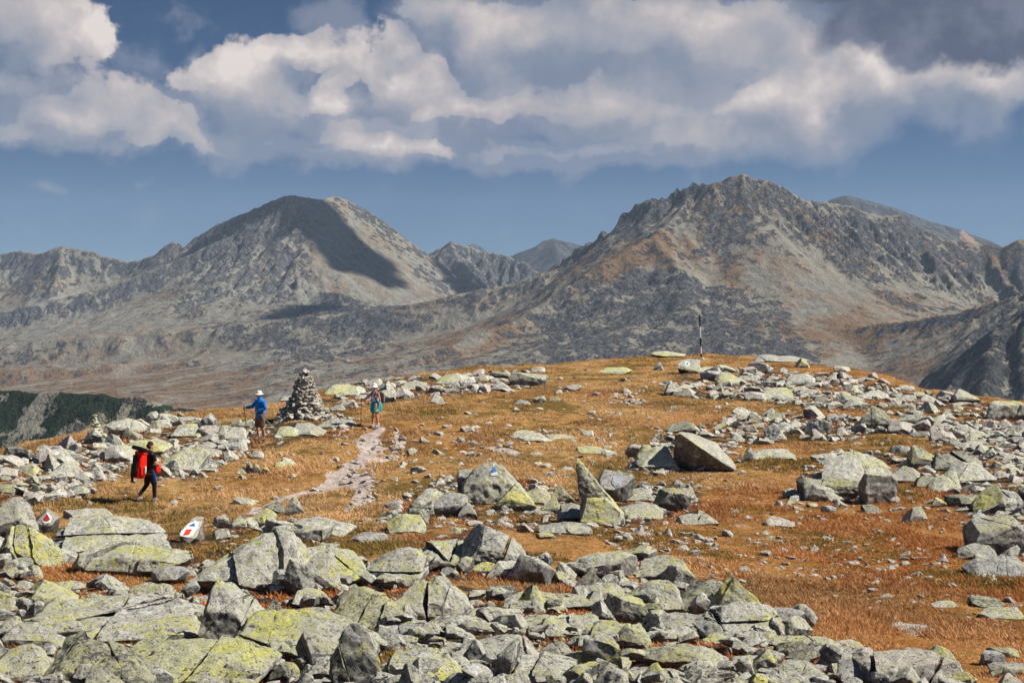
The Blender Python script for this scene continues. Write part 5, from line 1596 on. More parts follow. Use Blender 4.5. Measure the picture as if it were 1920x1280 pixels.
def shoe(ank, yaw, mat, sole, par):
    a = Vector(ank); M = Matrix.Rotation(yaw, 3, 'Z')
    f = lambda x, y, z: a + M @ Vector((x, y, z))
    o = fuse('shoe', [tube([f(-.055, 0, -.055), f(0, 0, -.05), f(.08, 0, -.06), f(.15, 0, -.068)], [(.045, .042), (.045, .045), (.042, .032), (.036, .022)]), tube([f(-.01, 0, .03), f(-.012, 0, -.05)], [.047, .046])], .008, 3, mat, par)
    V = []
    out = [(-.10, .030), (-.085, .043), (0, .040), (.08, .050), (.15, .043), (.185, .018), (.185, -.018), (.15, -.043), (.08, -.050), (0, -.040), (-.085, -.043), (-.10, -.030)]
    for z in (-.100, -.078):
        for x, y in out: V.append(tuple(f(x, y, z)))
    n = len(out); F = [tuple(range(n - 1, -1, -1)), tuple(range(n, 2 * n))] + [(i, (i + 1) % n, n + (i + 1) % n, n + i) for i in range(n)]
    me = bpy.data.meshes.new('sole'); me.from_pydata(V, [], F); link('sole', me, sole, o)
    return o

SKIN = simple_mat('tanned_skin', (.50, .235, .135), .55, .08, 30)
SKIN2 = simple_mat('sunburnt_skin', (.58, .225, .12), .5, .08, 30)
SOLE = simple_mat('shoe_sole', (.10, .09, .085), .8, .2)

def person_root(px, py, Y, f, height_scale, label, name='person'):
    P = at(px, py, Y); z = float(gz(P[0], P[1]))
    r = empty(name, (P[0], P[1], z), math.atan2(f[1], f[0])); r.scale = (height_scale,) * 3
    tag(r, label, 'person')
    return r

def torso_shapes(hip, chest, neck, k=1.0):
    h, c, n = Vector(hip), Vector(chest), Vector(neck)
    return [tube([h + Vector((0, 0, -.06)), h + Vector((0, 0, .06)), h.lerp(c, .5), c, c.lerp(n, .55)], [(.150 * k, .105 * k), (.150 * k, .108 * k), (.138 * k, .102 * k), (.162 * k, .112 * k), (.120 * k, .085 * k)]),
            tube([c.lerp(n, .4), n, n + Vector((.01, 0, .09))], [.075, .056, .052])]

def box_shape(c, s, M=None, r=.25):
    """rounded box from superellipsoid"""
    c = Vector(c); V, F = ball((0, 0, 0), 1, 12)
    out = []
    for v in V:
        q = Vector([math.copysign(abs(a) ** r, a) for a in v]); q = Vector((q.x * s[0], q.y * s[1], q.z * s[2]))
        out.append(c + (M @ q if M else q))
    return out, F

def cloth(name, col, w=.0):
    return simple_mat(name, col, .85, .16, 14, .1, .5)

def rel(root, p):
    M = Matrix.Translation(root.location) @ Euler(root.rotation_euler).to_matrix().to_4x4() @ Matrix.Diagonal((*root.scale, 1))
    return M @ Vector(p)

def pole(root, grip, tip, label, col, tip_world=None):
    """hiking pole: a thing of its own, placed in the hand"""
    a, b = rel(root, grip), rel(root, tip)
    b.z = float(gz(b.x, b.y)) - .02
    e = empty('trekking_pole', tuple(b)); tag(e, label, 'trekking pole')
    d = (a - b); L = d.length; d.normalize()
    m1 = simple_mat('pole_shaft_' + col, (.03, .03, .035) if col == 'dark' else (.12, .22, .24), .5, .05, 10, .5, 0, .6)
    m2 = simple_mat('pole_grip', (.02, .02, .02), .8)
    def part(nm, z0, z1, r0, r1, m):
        v, f = tube([d * z0, d * ((z0 + z1) / 2), d * z1], [r0, (r0 + r1) / 2, r1], 10)
        me = bpy.data.meshes.new(nm); me.from_pydata([tuple(q) for q in v], [], f); me.polygons.foreach_set('use_smooth', np.ones(len(me.polygons), bool)); return link(nm, me, m, e)
    part('shaft', .04, L - .05, .0085, .011, m1)
    part('tip', 0, .05, .004, .007, m2)
    v, f = tube([d * .07, d * .078], [.030, .028], 14, False); me = bpy.data.meshes.new('basket'); me.from_pydata([tuple(q) for q in v], [], f); link('basket', me, m2, e)
    part('grip', L - .07, L + .06, .016, .018, m2)
    return e

def build_people():
    # --- red backpack hiker, walking away to the right
    f = np.array([.74, .67])
    r = person_root(281, 937, 46.2, f, 1.0, 'man with a big red backpack walking right, seen from behind')
    hipL, hipR = (0, .09, .93), (0, -.09, .93)
    kneeL, ankL = (-.03, .11, .50), (-.30, .12, .155)
    kneeR, ankR = (.10, -.10, .50), (.10, -.10, .10)
    shL, shR = (.02, .185, 1.42), (.02, -.185, 1.42)
    elL, wrL = (.10, .26, 1.15), (.36, .14, 1.12)
    elR, wrR = (.06, -.27, 1.14), (.31, -.18, 1.10)
    hs, M = head_shapes((.045, 0, 1.655), -.35)
    body = torso_shapes((0, 0, .98), (.02, 0, 1.28), (.03, 0, 1.50)) + hs
    for hp, kn, an in ((hipL, kneeL, ankL), (hipR, kneeR, ankR)):
        body.append(tube([hp, Vector(hp).lerp(Vector(kn), .5), kn, Vector(kn).lerp(Vector(an), .3), an], [.092, .080, .056, .056, .038]))
        body.append(tube([an, Vector(an) + Vector((.10, 0, -.05))], [.038, .03]))
    for sh, el, wr, sd in ((shL, elL, wrL, 1), (shR, elR, wrR, -1)):
        body.append(tube([Vector(sh) * .96 + Vector((0, 0, .05)), sh, el, Vector(el).lerp(Vector(wr), .35), wr], [.05, .056, .042, .040, .027]))
        body += hand(wr, Vector(wr) - Vector(el), .55, (0, -sd, -.3), sd)
    fuse('body', body, .008, 4, SKIN, r)
    face_parts((.045, 0, 1.655), M, r)
    hair = simple_mat('short_dark_hair', (.025, .017, .012), .8, .3, 60)
    fuse('hair', [ball((.035, 0, 1.70), (.097, .082, .095)), ball((-.012, 0, 1.655), (.078, .078, .085))], .008, 2, hair, r, .002)
    blk = cloth('black_jersey', (.018, .016, .020)); dk = cloth('dark_hiking_tights', (.020, .018, .024)); blu = cloth('blue_side_panel', (.02, .10, .42)); red = cloth('red_nylon', (.80, .018, .010))
    sl = [tube([Vector(s) * .96 + Vector((0, 0, .05)), s, Vector(s).lerp(Vector(e), .62)], [.062, .070, .062]) for s, e in ((shL, elL), (shR, elR))]
    fuse('t_shirt', [tube([(0, 0, .90), (0, 0, 1.02), (.01, 0, 1.15), (.02, 0, 1.30), (.022, 0, 1.43), (.025, 0, 1.475)], [(.172, .128), (.166, .124), (.158, .12), (.178, .128), (.150, .105), (.075, .07)])] + sl, .009, 4, blk, r, .004)
    sh = []
    for hp, kn, an in ((hipL, kneeL, ankL), (hipR, kneeR, ankR)):
        sh.append(tube([Vector(hp) + Vector((0, 0, .05)), hp, Vector(hp).lerp(Vector(kn), .5), Vector(hp).lerp(Vector(kn), .88)], [.10, .112, .104, .092]))
    fuse('shorts', sh + [tube([(0, 0, .86), (0, 0, 1.0)], [(.168, .122), (.166, .122)])], .009, 4, dk, r, .004)
    for hp, kn, an in ((hipL, kneeL, ankL), (hipR, kneeR, ankR)):
        fuse('legging', [tube([Vector(hp).lerp(Vector(kn), .7), kn, Vector(kn).lerp(Vector(an), .35), Vector(an) + Vector((0, 0, .03))], [.080, .068, .064, .050])], .009, 4, dk, r, .004)
    fuse('side_panel', [tube([Vector(hipR) + Vector((.03, -.088, -.02)), Vector(hipR).lerp(Vector(kneeR), .4) + Vector((.03, -.082, 0)), Vector(hipR).lerp(Vector(kneeR), .85) + Vector((.03, -.072, 0))], [.034, .036, .032])], .009, 2, blu, r)
    gs = simple_mat('grey_boot', (.20, .18, .19), .8, .2)
    shoe(ankL, .1, gs, SOLE, r).rotation_euler = (0, 0, 0); shoe(ankR, -.1, gs, SOLE, r)
    # backpack carried on the back
    bp = empty('backpack', tuple(rel(r, (-.30, 0, 1.0))), r.rotation_euler.z); bp.rotation_euler = (0, .06, r.rotation_euler.z)
    tag(bp, 'large red and black trekking backpack with a rolled mat on top', 'backpack')
    bk = simple_mat('black_pack_fabric', (.02, .02, .022), .8, .2, 12, .2, .4)
    fuse('main_bag', [box_shape((0, 0, .12), (.14, .17, .34), None, .45), box_shape((-.03, 0, -.12), (.15, .18, .16), None, .5)], .012, 6, red, bp, .006)
    fuse('lid', [box_shape((0, 0, .46), (.15, .165, .075), None, .5)], .012, 6, red, bp, .006)
    fuse('back_panel', [box_shape((-.165, .02, .08), (.045, .12, .34), None, .5)], .012, 5, bk, bp, .004)
    for s in (1, -1):
        fuse('side_pocket', [box_shape((-.02, .185 * s, -.06), (.09, .035, .15), None, .55)], .012, 5, bk if s > 0 else red, bp, .004)
        fuse('shoulder_strap', [tube([(.14, .10 * s, .42), (.24, .115 * s, .49), (.36, .125 * s, .42), (.43, .13 * s, .25), (.38, .15 * s, .06), (.16, .15 * s, -.12)], [(.03, .012)] * 6)], .01, 3, bk, bp)
        fuse('strap', [tube([(-.215, .07 * s, .42), (-.22, .07 * s, .1), (-.20, .07 * s, -.2)], [(.014, .008)] * 3)], .008, 1, bk, bp)
    fuse('hip_belt', [tube([(.10, .17, -.16), (.28, .20, -.15), (.40, .12, -.14), (.43, 0, -.14), (.40, -.12, -.14), (.28, -.20, -.15), (.10, -.17, -.16)], [(.03, .02)] * 7)], .01, 3, bk, bp)
    fuse('rolled_mat', [tube([(-.02, .42, .60), (-.02, 0, .585), (-.02, -.34, .56)], [.062, .065, .062], 18)], .01, 2, bk, bp)
    fuse('water_bottle', [tube([(.03, -.235, -.10), (.03, -.235, .06)], [.034, .034])], .008, 2, simple_mat('pale_bottle', (.7, .66, .5), .4), bp)
    # pouch worn in front
    p2 = empty('hip_bag', tuple(rel(r, (.19, -.10, .96))), r.rotation_euler.z); tag(p2, 'red and black camera bag worn in front by the red backpack hiker', 'bag')
    fuse('pouch', [box_shape((0, 0, 0), (.075, .13, .11), None, .5)], .012, 5, bk, p2); fuse('side_cover', [box_shape((-.03, -.105, .0), (.085, .05, .105), None, .55)], .012, 4, red, p2)
    # camera-like dark object hanging in the left hand: sleeve of a jacket
    j = empty('rain_jacket', tuple(rel(r, (-.45, .16, .98))), r.rotation_euler.z); tag(j, 'dark jacket sleeve dangling from the back of the red backpack', 'jacket')
    fuse('sleeve', [tube([(0, 0, .12), (.0, .01, 0), (-.03, .02, -.20), (-.02, .02, -.34)], [.05, .055, .045, .035])], .01, 3, bk, j, .006)

    # --- man in the blue jacket, facing left
    f = np.array([-.80, -.60])
    r = person_root(489, 831, 56.3, f, 1.0, 'man in a bright blue jacket, brown shorts and white sun hat leaning on a pole')
    hipL, hipR = (0, .10, .93), (0, -.10, .93)
    kneeL, ankL = (.02, .15, .51), (-.04, .19, .10)
    kneeR, ankR = (.07, -.13, .51), (.00, -.16, .10)
    shL, shR = (0, .20, 1.43), (0, -.20, 1.43)
    elL, wrL = (-.04, .31, 1.18), (.17, .17, 1.09)
    elR, wrR = (.16, -.33, 1.20), (.38, -.40, 1.17)
    hc = (.06, 0, 1.66)
    hs, M = head_shapes(hc, -.1)
    body = torso_shapes((0, 0, .98), (0, 0, 1.28), (.03, 0, 1.50), 1.1) + hs
    for hp, kn, an in ((hipL, kneeL, ankL), (hipR, kneeR, ankR)):
        body.append(tube([hp, Vector(hp).lerp(Vector(kn), .5), kn, Vector(kn).lerp(Vector(an), .3), an], [.095, .082, .056, .060, .038]))
        body.append(tube([an, Vector(an) + Vector((.10, 0, -.05))], [.038, .03]))
    for sh_, el, wr, sd in ((shL, elL, wrL, 1), (shR, elR, wrR, -1)):
        body.append(tube([Vector(sh_) * .96 + Vector((0, 0, .05)), sh_, el, Vector(el).lerp(Vector(wr), .35), wr], [.05, .056, .044, .042, .028]))
        body += hand(wr, Vector(wr) - Vector(el), .6 if sd > 0 else .9, (0, -sd, -.5), sd)
    fuse('body', body, .008, 4, SKIN, r)
    face_parts(hc, M, r)
    fuse('hair', [ball((.045, 0, 1.675), (.090, .080, .075)), ball((.0, 0, 1.64), (.055, .072, .06))], .008, 2, simple_mat('grey_hair', (.20, .17, .15), .8, .3, 50), r)
    cream = simple_mat('cream_hat_cloth', (.78, .74, .66), .85, .06, 12, .1, .3)
    hat('sun_hat', (.055, 0, 1.705), M, cream, r)
    jb = cloth('blue_jacket_cloth', (.018, .205, .66))
    arms = [tube([Vector(s) * .96 + Vector((0, 0, .05)), s, Vector(s).lerp(Vector(e), .5), e, Vector(e).lerp(Vector(w), .45), Vector(e).lerp(Vector(w), .88)], [.068, .078, .070, .068, .060, .050]) for s, e, w in ((shL, elL, wrL), (shR, elR, wrR))]
    fuse('jacket', [tube([(-.01, 0, .86), (0, 0, .96), (.02, 0, 1.10), (.025, 0, 1.25), (.01, 0, 1.38), (.015, 0, 1.47), (.02, 0, 1.53)], [(.205, .165), (.212, .178), (.205, .175), (.21, .165), (.20, .135), (.12, .095), (.075, .07)])] + arms, .010, 4, jb, r, .009)
    br = cloth('brown_shorts_cloth', (.20, .105, .07))
    sh = [tube([Vector(hp) + Vector((0, 0, .05)), hp, Vector(hp).lerp(Vector(kn), .5), Vector(hp).lerp(Vector(kn), .88)], [.12, .128, .118, .108]) for hp, kn in ((hipL, kneeL), (hipR, kneeR))]
    fuse('shorts', sh + [tube([(0, 0, .84), (0, 0, .96)], [(.185, .14), (.18, .14)])], .010, 4, br, r, .008)
    bs = simple_mat('brown_boot', (.14, .09, .07), .8, .2)
    sk = cloth('grey_sock', (.35, .33, .32))
    for an, yw in ((ankL, .15), (ankR, -.1)):
        shoe(an, yw, bs, SOLE, r); fuse('sock', [tube([Vector(an) + Vector((0, 0, .02)), Vector(an) + Vector((0, 0, .10))], [.048, .050])], .009, 2, sk, r)
    pole(r, Vector(wrR) + Vector((.06, -.02, 0)), (.30, -.42, 0), 'dark trekking pole held forward by the man in blue', 'dark')
    pole(r, Vector(wrL) + Vector((.05, -.03, -.02)), (-.75, .75, 0), 'pale teal trekking pole slanting behind the man in blue', 'teal')

    # --- woman in the white hat
    f = np.array([-.72, -.69])
    r = person_root(704, 799, 59.6, f, .94, 'woman in a white hat, white top and teal shorts standing on the path')
    hipL, hipR = (0, .09, .93), (0, -.09, .93)
    kneeL, ankL = (.04, .12, .51), (-.02, .15, .10)
    kneeR, ankR = (.06, -.09, .51), (.04, -.11, .10)
    shL, shR = (0, .17, 1.41), (0, -.17, 1.41)
    elL, wrL = (-.03, .25, 1.15), (.02, .27, .90)
    elR, wrR = (.12, -.30, 1.19), (.30, -.44, 1.10)
    hc = (.05, 0, 1.64)
    hs, M = head_shapes(hc, 0)
    body = torso_shapes((0, 0, .97), (0, 0, 1.26), (.02, 0, 1.48), .94) + hs
    for s in (1, -1): body.append(ball((.085, .065 * s, 1.25), (.055, .06, .06)))
    for hp, kn, an in ((hipL, kneeL, ankL), (hipR, kneeR, ankR)):
        body.append(tube([hp, Vector(hp).lerp(Vector(kn), .5), kn, Vector(kn).lerp(Vector(an), .3), an], [.094, .080, .054, .057, .035]))
        body.append(tube([an, Vector(an) + Vector((.10, 0, -.05))], [.035, .028]))
    for sh_, el, wr, sd in ((shL, elL, wrL, 1), (shR, elR, wrR, -1)):
        body.append(tube([Vector(sh_) * .96 + Vector((0, 0, .05)), sh_, el, Vector(el).lerp(Vector(wr), .35), wr], [.044, .052, .038, .037, .025]))
        body += hand(wr, Vector(wr) - Vector(el), .45 if sd > 0 else .9, (0, -sd, -.5), sd)
    fuse('body', body, .008, 4, SKIN2, r)
    face_parts(hc, M, r)
    fuse('hair', [ball((.03, 0, 1.655), (.088, .082, .08)), tube([(-.03, 0, 1.64), (-.06, 0, 1.56), (-.055, 0, 1.50)], [.06, .045, .03])], .008, 2, simple_mat('fair_hair', (.42, .30, .15), .8, .3, 50), r)
    hat('sun_hat', (.045, 0, 1.685), M, simple_mat('white_hat_cloth', (.80, .80, .82), .85, .05, 12, .1, .3), r, .150, .105, .05)
    wt = cloth('white_top_cloth', (.62, .62, .76))
    fuse('tank_top', [tube([(0, 0, .98), (0, 0, 1.08), (.005, 0, 1.18), (.01, 0, 1.28), (.008, 0, 1.37)], [(.158, .118), (.148, .112), (.152, .118), (.166, .135), (.135, .10)])]
         + [tube([(.06, .09 * s, 1.34), (.03, .10 * s, 1.46), (-.06, .10 * s, 1.36)], [(.03, .016)] * 3) for s in (1, -1)] + [ball((.09, .065 * s, 1.25), (.062, .066, .066)) for s in (1, -1)], .009, 4, wt, r, .004)
    te = cloth('teal_shorts_cloth', (.015, .36, .38)); wp = cloth('white_shorts_panel', (.72, .70, .72))
    sh = [tube([Vector(hp) + Vector((0, 0, .07)), hp, Vector(hp).lerp(Vector(kn), .62)], [.105, .125, .125]) for hp, kn in ((hipL, kneeL), (hipR, kneeR))]
    s_ = fuse('shorts', sh + [tube([(0, 0, .88), (0, 0, 1.02)], [(.165, .13), (.150, .12)])], .010, 4, te, r, .008)
    fuse('front_panel', [tube([Vector(hipL) + Vector((.055, .045, 0)), Vector(hipL).lerp(Vector(kneeL), .58) + Vector((.055, .045, 0))], [(.075, .075), (.078, .078)])], .009, 3, wp, r, .004)
    fuse('tied_shirt', [tube([(-.13, .11, .98), (-.16, .15, .82), (-.13, .17, .66)], [(.05, .10), (.045, .09), (.02, .05)])], .01, 4, te, r, .008)
    gs = simple_mat('white_grey_shoe', (.42, .42, .42), .8, .3)
    sk = cloth('white_sock', (.7, .7, .7))
    for an, yw in ((ankL, .1), (ankR, 0)):
        shoe(an, yw, gs, SOLE, r); fuse('sock', [tube([Vector(an) + Vector((0, 0, .02)), Vector(an) + Vector((0, 0, .07))], [.043, .044])], .009, 2, sk, r)
    pole(r, Vector(wrR) + Vector((.05, -.03, 0)), (.36, -.50, 0), 'dark trekking pole held upright by the woman in the white hat', 'dark')
    b = empty('backpack', tuple(rel(r, (-.25, 0, 1.15))), r.rotation_euler.z); b.scale = (.94,) * 3
    tag(b, 'small black and grey daypack on the back of the woman', 'backpack')
    fuse('main_bag', [box_shape((0, 0, .02), (.12, .15, .24), None, .5)], .012, 6, bk, b, .005)
    fuse('front_pocket', [box_shape((-.11, 0, -.04), (.05, .12, .15), None, .5)], .012, 5, simple_mat('grey_pack_fabric', (.30, .29, .28), .8, .2, 12, .2, .4), b, .004)
    for s in (1, -1):
        fuse('shoulder_strap', [tube([(.12, .09 * s, .17), (.21, .10 * s, .32), (.32, .10 * s, .30), (.38, .105 * s, .12), (.33, .13 * s, -.05), (.12, .14 * s, -.16)], [(.028, .012)] * 6)], .01, 3, bk, b)
build_people()
# ------------------------------------------------------------------ sun, sky, clouds, air, camera
SUN_EL, SUN_AZ = math.radians(44), math.radians(6)     # light comes from the right and a little from behind the camera
SUN = Vector((math.cos(SUN_EL) * math.cos(SUN_AZ), -math.cos(SUN_EL) * math.sin(SUN_AZ), math.sin(SUN_EL)))
ld = bpy.data.lights.new('sun', 'SUN'); ld.energy = 5.0; ld.angle = math.radians(0.53); ld.color = (1.0, 0.945, 0.86)
lo = bpy.data.objects.new('sun', ld); COL.objects.link(lo)
lo.rotation_euler = (-SUN).to_track_quat('-Z', 'Y').to_euler()

def cloud_material():
    t = NT('cloud_white'); return t.out(t.mix(t.noise(t.pos(), .004, 3), (.75, .75, .76), (.85, .85, .85)), 1.0, None, 0.0)
M_CLOUD = cloud_material()

def cloud_over(poly, Yd, h, seed, label, rs=(40, 75), grid=36):
    """a flat cumulus floating high above the frame, so that its shade lies on the slope"""
    rng = np.random.default_rng(seed)
    poly_a = np.array(poly, float); x0, y0 = poly_a.min(0); x1, y1 = poly_a.max(0)
    V, F = [], []
    bm = bmesh.new()
    ny = max(3, int((y1 - y0) / 15)); nx = max(3, int((x1 - x0) / 15))
    for iy in range(ny + 1):
        for ix in range(nx + 1):
            px = x0 + (x1 - x0) * (ix + rng.uniform(-.3, .3)) / nx; py = y0 + (y1 - y0) * (iy + rng.uniform(-.3, .3)) / ny
            if not in_poly(px + rng.normal() * 9, py + rng.normal() * 9, poly): continue
            Y = float(np.interp(py, [q[0] for q in Yd], [q[1] for q in Yd]))
            P = Vector(at(px, py, Y)); t = (h - P.z) / SUN.z
            c = P + SUN * t
            r = rng.uniform(9, 30)
            m = Matrix.Translation(c + Vector((0, 0, rng.uniform(0, 12)))) @ Matrix.Diagonal((r * 1.2, r * 1.5, r * .7, 1))
            bmesh.ops.create_icosphere(bm, subdivisions=3, radius=1.0, matrix=m)
    me = bpy.data.meshes.new('cloud'); bm.to_mesh(me); bm.free()
    n = len(me.vertices); co = np.empty(n * 3, np.float32); me.vertices.foreach_get('co', co); co = co.reshape(-1, 3).astype(float)
    no = np.empty(n * 3, np.float32); me.vertices.foreach_get('normal', no); no = no.reshape(-1, 3)
    me.vertices.foreach_set('co', (co + no * (fbm3(co / 20.0, 4) * 15)[:, None]).astype(np.float32).ravel())
    me.polygons.foreach_set('use_smooth', np.ones(len(me.polygons), bool)); me.update()
    o = link('cloud', me, M_CLOUD); tag(o, label, 'cloud', None, 'stuff')
cloud_over([(438, 408), (480, 385), (545, 366), (600, 374), (648, 386), (700, 428), (745, 478), (758, 530), (735, 548), (690, 545), (640, 528), (600, 515), (560, 505), (545, 470), (535, 440), (560, 410), (535, 395), (490, 415), (450, 425)], [(366, 3180), (450, 3120), (540, 3010)], 2000, 3, 'flat cumulus cloud above the left mountain')
cloud_over([(803, 500), (830, 492), (862, 515), (880, 560), (868, 590), (835, 590), (808, 548)], [(490, 3390), (540, 3300), (590, 3200)], 2000, 5, 'small flat cloud beside the right flank of the left mountain')
cloud_over([(850, 512), (880, 522), (930, 536), (985, 532), (1040, 548), (1045, 600), (840, 600)], [(490, 3950), (540, 3870), (600, 3800)], 2000, 8, 'small flat cloud above the gap between the mountains')
cloud_over([(515, 625), (560, 585), (610, 565), (640, 585), (610, 625), (560, 655), (500, 675), (480, 670)], [(550, 2850), (640, 2620), (700, 2450)], 2000, 6, 'unseen ragged cloud added to shade the foot of the left mountain')  # added out of view to darken the lower left ridge

def sky():
    t = NT('World', True)
    SC.world = t.m
    gen = t.n('ShaderNodeTexCoord').outputs['Generated']
    st = t.n('ShaderNodeTexSky', sky_type='NISHITA'); 
    st.sun_disc = False; st.sun_elevation = SUN_EL; st.sun_rotation = math.radians(90) + SUN_AZ
    st.altitude = 2400; st.air_density = 1.0; st.dust_density = 0.2; st.ozone_density = 2.0
    sx = t.n('ShaderNodeSeparateXYZ'); t.l(t.vmath('NORMALIZE', gen), sx.inputs[0])
    x, y, z = sx.outputs
    bx = t.n('ShaderNodeCombineXYZ'); t.l(x, bx.inputs[0]); t.l(y, bx.inputs[1]); t.l(t.math('MULTIPLY_ADD', t.math('MAXIMUM', z, -0.02), 2.7, 0.075), bx.inputs[2])
    t.l(t.vmath('NORMALIZE', bx.outputs[0]), st.inputs[0])
    # heading and height above the horizon, in thousandths of a photo pixel: (0,0) straight ahead
    q = t.n('ShaderNodeCombineXYZ')
    t.l(t.math('MULTIPLY', t.math('ARCTAN2', x, y), 2.933), q.inputs[0]); t.l(t.math('MULTIPLY', t.math('ARCSINE', z), 2.933), q.inputs[1])
    q = q.outputs[0]
    def cc(px, py):
        d = Vector([float(v) for v in ray(px, py)]).normalized()
        return math.atan2(d.x, d.y) * 2.933, math.asin(d.z) * 2.933
    w1 = t.noise(q, 5.0, 6, 0.6, dim='2D'); 
    wn = t.n('ShaderNodeTexNoise', noise_dimensions='2D'); t.l(q, wn.inputs['Vector']); wn.inputs['Scale'].default_value = 6.5; wn.inputs['Detail'].default_value = 7; wn.inputs['Roughness'].default_value = .58
    warp = t.vmath('MULTIPLY', t.vmath('SUBTRACT', wn.outputs['Color'], (0.5, 0.5, 0.5)), (0.16, 0.12, 0.0))
    qw = t.vmath('ADD', q, warp)
    def field(vec, blobs):
        acc = None
        for (px, py, rx, ry, a) in blobs:
            cx, cy = cc(px, py)
            m = t.mapv(vec, (rx / 1000, ry / 1000, 1.0), (cx, cy, 0), vt='TEXTURE')
            g = t.n('ShaderNodeTexGradient', gradient_type='SPHERICAL'); t.l(m, g.inputs[0])
            v = t.math('MULTIPLY', g.outputs['Fac'], a)
            acc = v if acc is None else t.math('SMOOTH_MAX', acc, v, 0.12)
        return acc
    # (x, y, rx, ry, weight) of cloud bodies in the photograph
    CUM = [(70, 60, 170, 150, 1.5), (10, 150, 160, 90, 1.3), (150, 215, 230, 90, 1.2), (60, 250, 160, 60, 1.0), (300, 250, 220, 80, 1.1), (480, 170, 190, 110, 1.5), (560, 110, 110, 60, 1.4),
           (420, 150, 90, 60, 1.2), (620, 180, 100, 70, 1.1), (740, 150, 150, 105, 1.5), (740, 90, 80, 60, 1.3), (860, 200, 180, 70, 1.2), (720, 275, 170, 60, 1.3), (640, 240, 240, 60, .8),
           (1000, 60, 290, 130, 1.5), (1300, 80, 300, 150, 1.6), (1150, 200, 330, 100, 1.4), (1480, 190, 260, 120, 1.5), (1330, 250, 260, 70, 1.2), (1650, 170, 250, 100, 1.4), (1850, 140, 220, 100, 1.5),
           (2050, 100, 300, 120, 1.4), (-150, 120, 250, 180, 1.4), (900, -80, 400, 120, 1.2), (1500, -120, 500, 160, 1.5), (850, 40, 160, 100, 1.2)]
    VEIL = [(1250, 190, 900, 150, 1.9), (150, 220, 380, 90, 1.7), (1500, 120, 700, 150, 1.8), (700, 240, 420, 90, 1.6), (1000, 60, 420, 140, 1.6), (290, 115, 100, 70, .6), (345, 40, 45, 50, .6), (220, 180, 160, 50, .9), (640, 70, 90, 110, 1.0), (600, 20, 60, 60, .8), (370, 100, 60, 50, .8), (85, 352, 38, 26, .8), (190, 352, 40, 22, .6), (270, 342, 26, 18, .5), (480, 330, 40, 20, .5),
            (1000, 290, 620, 60, 1.5), (560, 280, 420, 60, 1.4), (300, 290, 340, 40, .6), (430, 55, 130, 60, .25)]
    D0 = field(qw, CUM)
    n1 = t.noise(q, 7.0, 9, 0.60, dim='2D'); 
    up = t.vmath('ADD', qw, (0.020, 0.042, 0.0)); qu = t.vmath('ADD', q, (0.020, 0.042, 0.0))
    D1 = field(up, CUM)
    n1u = t.noise(qu, 7.0, 5, 0.55, dim='2D')
    n1s = t.noise(q, 7.0, 5, 0.55, dim='2D')
    vor = t.n('ShaderNodeTexVoronoi', feature='SMOOTH_F1', voronoi_dimensions='2D'); t.l(qw, vor.inputs['Vector']); vor.inputs['Scale'].default_value = 15; vor.inputs['Detail'].default_value = 2; vor.inputs['Smoothness'].default_value = .6
    puff = t.math('SUBTRACT', 0.55, vor.outputs['Distance'])
    dens = t.math('ADD', D0, t.math('MULTIPLY', t.ss(D0, 0.0, .25), t.math('ADD', t.math('MULTIPLY', t.math('SUBTRACT', n1, .5), 1.1), t.math('MULTIPLY', puff, .36))))
    bot = t.ss(t.math('SUBTRACT', D1, D0), -.02, .12)
    m = t.ss(dens, 0.12, t.math('MULTIPLY_ADD', bot, .62, .34))
    dv = t.math('ADD', field(qw, VEIL), t.math('MULTIPLY', t.math('SUBTRACT', n1, .5), 1.6))
    mv = t.math('MAXIMUM', t.ss(dv, 0.22, 0.85, 0, .50), t.ss(dv, 0.75, 1.35, 0, .93))
    # relief lit from upper right
    g1 = t.math('MULTIPLY', t.math('SUBTRACT', D0, D1), 0.85)
    g2 = t.math('MULTIPLY', t.math('SUBTRACT', n1s, n1u), 1.45)
    lit = t.math('ADD', t.math('ADD', .38, g1), t.math('ADD', g2, t.math('MULTIPLY', puff, .22)))
    big = t.noise(q, 2.2, 3, .5, dim='2D')
    lit = t.math('ADD', lit, t.math('MULTIPLY', t.math('SUBTRACT', big, .5), 1.7))
    thin = t.ss(dens, 1.5, .5, -.12, .10)
    lit = t.math('ADD', lit, t.math('MULTIPLY', thin, t.math('SUBTRACT', 1.0, bot)))
    lit = t.math('SUBTRACT', lit, t.math('MULTIPLY', bot, .10))
    lit = t.ss(lit, -0.22, 1.16, kind='LINEAR')
    r = t.n('ShaderNodeValToRGB'); cr = r.color_ramp; t.l(lit, r.inputs[0])
    cr.elements[0].position = 0; cr.elements[0].color = (.22, .26, .34, 1); cr.elements[1].position = 1; cr.elements[1].color = (.78, .70, .66, 1)
    for p_, c_ in ((.28, (.29, .31, .38)), (.48, (.37, .37, .42)), (.66, (.46, .43, .45)), (.84, (.60, .54, .53))):
        e = cr.elements.new(p_); e.color = (*c_, 1)
    ccol = r.outputs[0]
    # the dark slate bank at the upper right
    DK = [(1850, 60, 300, 85, 1.5), (1760, 20, 330, 95, 1.5), (1620, 60, 170, 60, 1.0), (1560, -10, 150, 50, 1.2), (1950, 40, 260, 90, 1.5), (1700, 80, 110, 40, 1.0), (2200, 0, 400, 120, 1.5), (1800, -150, 500, 150, 1.5)]
    dd = t.math('ADD', field(qw, DK), t.math('MULTIPLY', t.math('SUBTRACT', n1, .5), .8))
    md = t.ss(dd, .25, .72)
    dcol = t.mix(t.ss(n1, .35, .65), (.080, .100, .165), (.155, .175, .245))
    ccol2 = t.mix(md, ccol, dcol)
    cover = t.math('MAXIMUM', m, md)
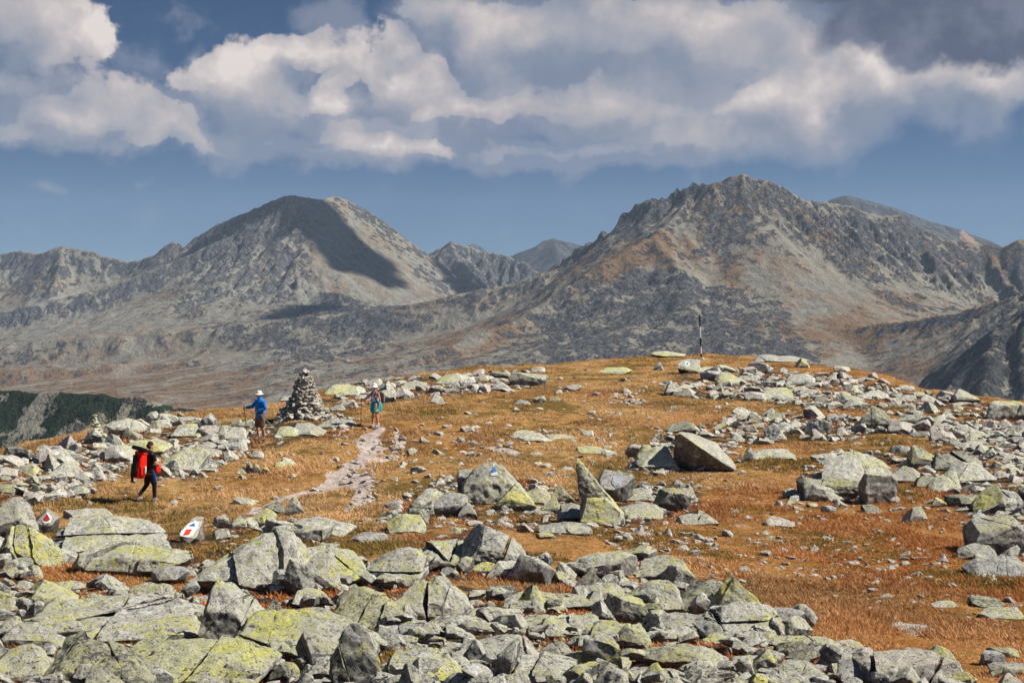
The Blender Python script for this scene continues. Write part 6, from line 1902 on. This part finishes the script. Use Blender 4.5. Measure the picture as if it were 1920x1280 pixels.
    # sky proper
    sk = t.n('ShaderNodeHueSaturation'); t.l(st.outputs[0], sk.inputs['Color']); sk.inputs['Saturation'].default_value = 1.2; sk.inputs['Value'].default_value = 1.03
    bg = t.n('ShaderNodeBackground'); t.l(sk.outputs[0], bg.inputs[0]); bg.inputs[1].default_value = SKY_STRENGTH
    bv = t.n('ShaderNodeBackground'); bv.inputs[0].default_value = (.34, .355, .43, 1); bv.inputs[1].default_value = 0.78
    bc = t.n('ShaderNodeBackground'); t.l(ccol2, bc.inputs[0]); bc.inputs[1].default_value = 0.78
    mx0 = t.n('ShaderNodeMixShader'); t.l(mv, mx0.inputs[0]); t.l(bg.outputs[0], mx0.inputs[1]); t.l(bv.outputs[0], mx0.inputs[2])
    mx = t.n('ShaderNodeMixShader'); t.l(cover, mx.inputs[0]); t.l(mx0.outputs[0], mx.inputs[1]); t.l(bc.outputs[0], mx.inputs[2])
    o = t.n('ShaderNodeOutputWorld'); t.l(mx.outputs[0], o.inputs[0])
    t.m.cycles.sampling_method = 'MANUAL'; t.m.cycles.sample_map_resolution = 512
SKY_STRENGTH = 0.050
sky()

def haze():
    x0, x1, y0, y1, z0, z1 = -3300, 3300, -60, 7600, -480, 330
    V = [(x, y, z) for z in (z0, z1) for x, y in ((x0, y0), (x1, y0), (x1, y1), (x0, y1))]
    F = [(3, 2, 1, 0), (4, 5, 6, 7), (0, 1, 5, 4), (1, 2, 6, 5), (2, 3, 7, 6), (3, 0, 4, 7)]
    me = bpy.data.meshes.new('haze'); me.from_pydata(V, [], F)
    m = bpy.data.materials.new('thin_mountain_air'); m.use_nodes = True; nt = m.node_tree; nt.nodes.clear()
    v = nt.nodes.new('ShaderNodeVolumePrincipled'); v.inputs['Color'].default_value = (.62, .78, .98, 1); v.inputs['Density'].default_value = HAZE; v.inputs['Anisotropy'].default_value = .0
    o = nt.nodes.new('ShaderNodeOutputMaterial'); nt.links.new(v.outputs[0], o.inputs['Volume'])
    ob = link('haze', me, m); tag(ob, 'thin bluish air between the ridge and the mountains', 'haze', None, 'stuff')
HAZE = 0.00007
haze()

cam = bpy.data.cameras.new('camera'); co = bpy.data.objects.new('camera', cam); COL.objects.link(co)
cam.sensor_width = 36; cam.lens = 36 * FPX / 1920; cam.clip_start = .5; cam.clip_end = 60000
co.location = (0, 0, 0); co.rotation_euler = (math.pi / 2 - PITCH, 0, 0)
SC.camera = co
vs = SC.view_settings; vs.view_transform = 'Standard'; vs.look = 'None'; vs.exposure = 0.42; vs.gamma = 1
SC.cycles.max_bounces = 5; SC.cycles.diffuse_bounces = 2; SC.cycles.volume_bounces = 0; SC.cycles.transparent_max_bounces = 4
SC.cycles.use_denoising = True
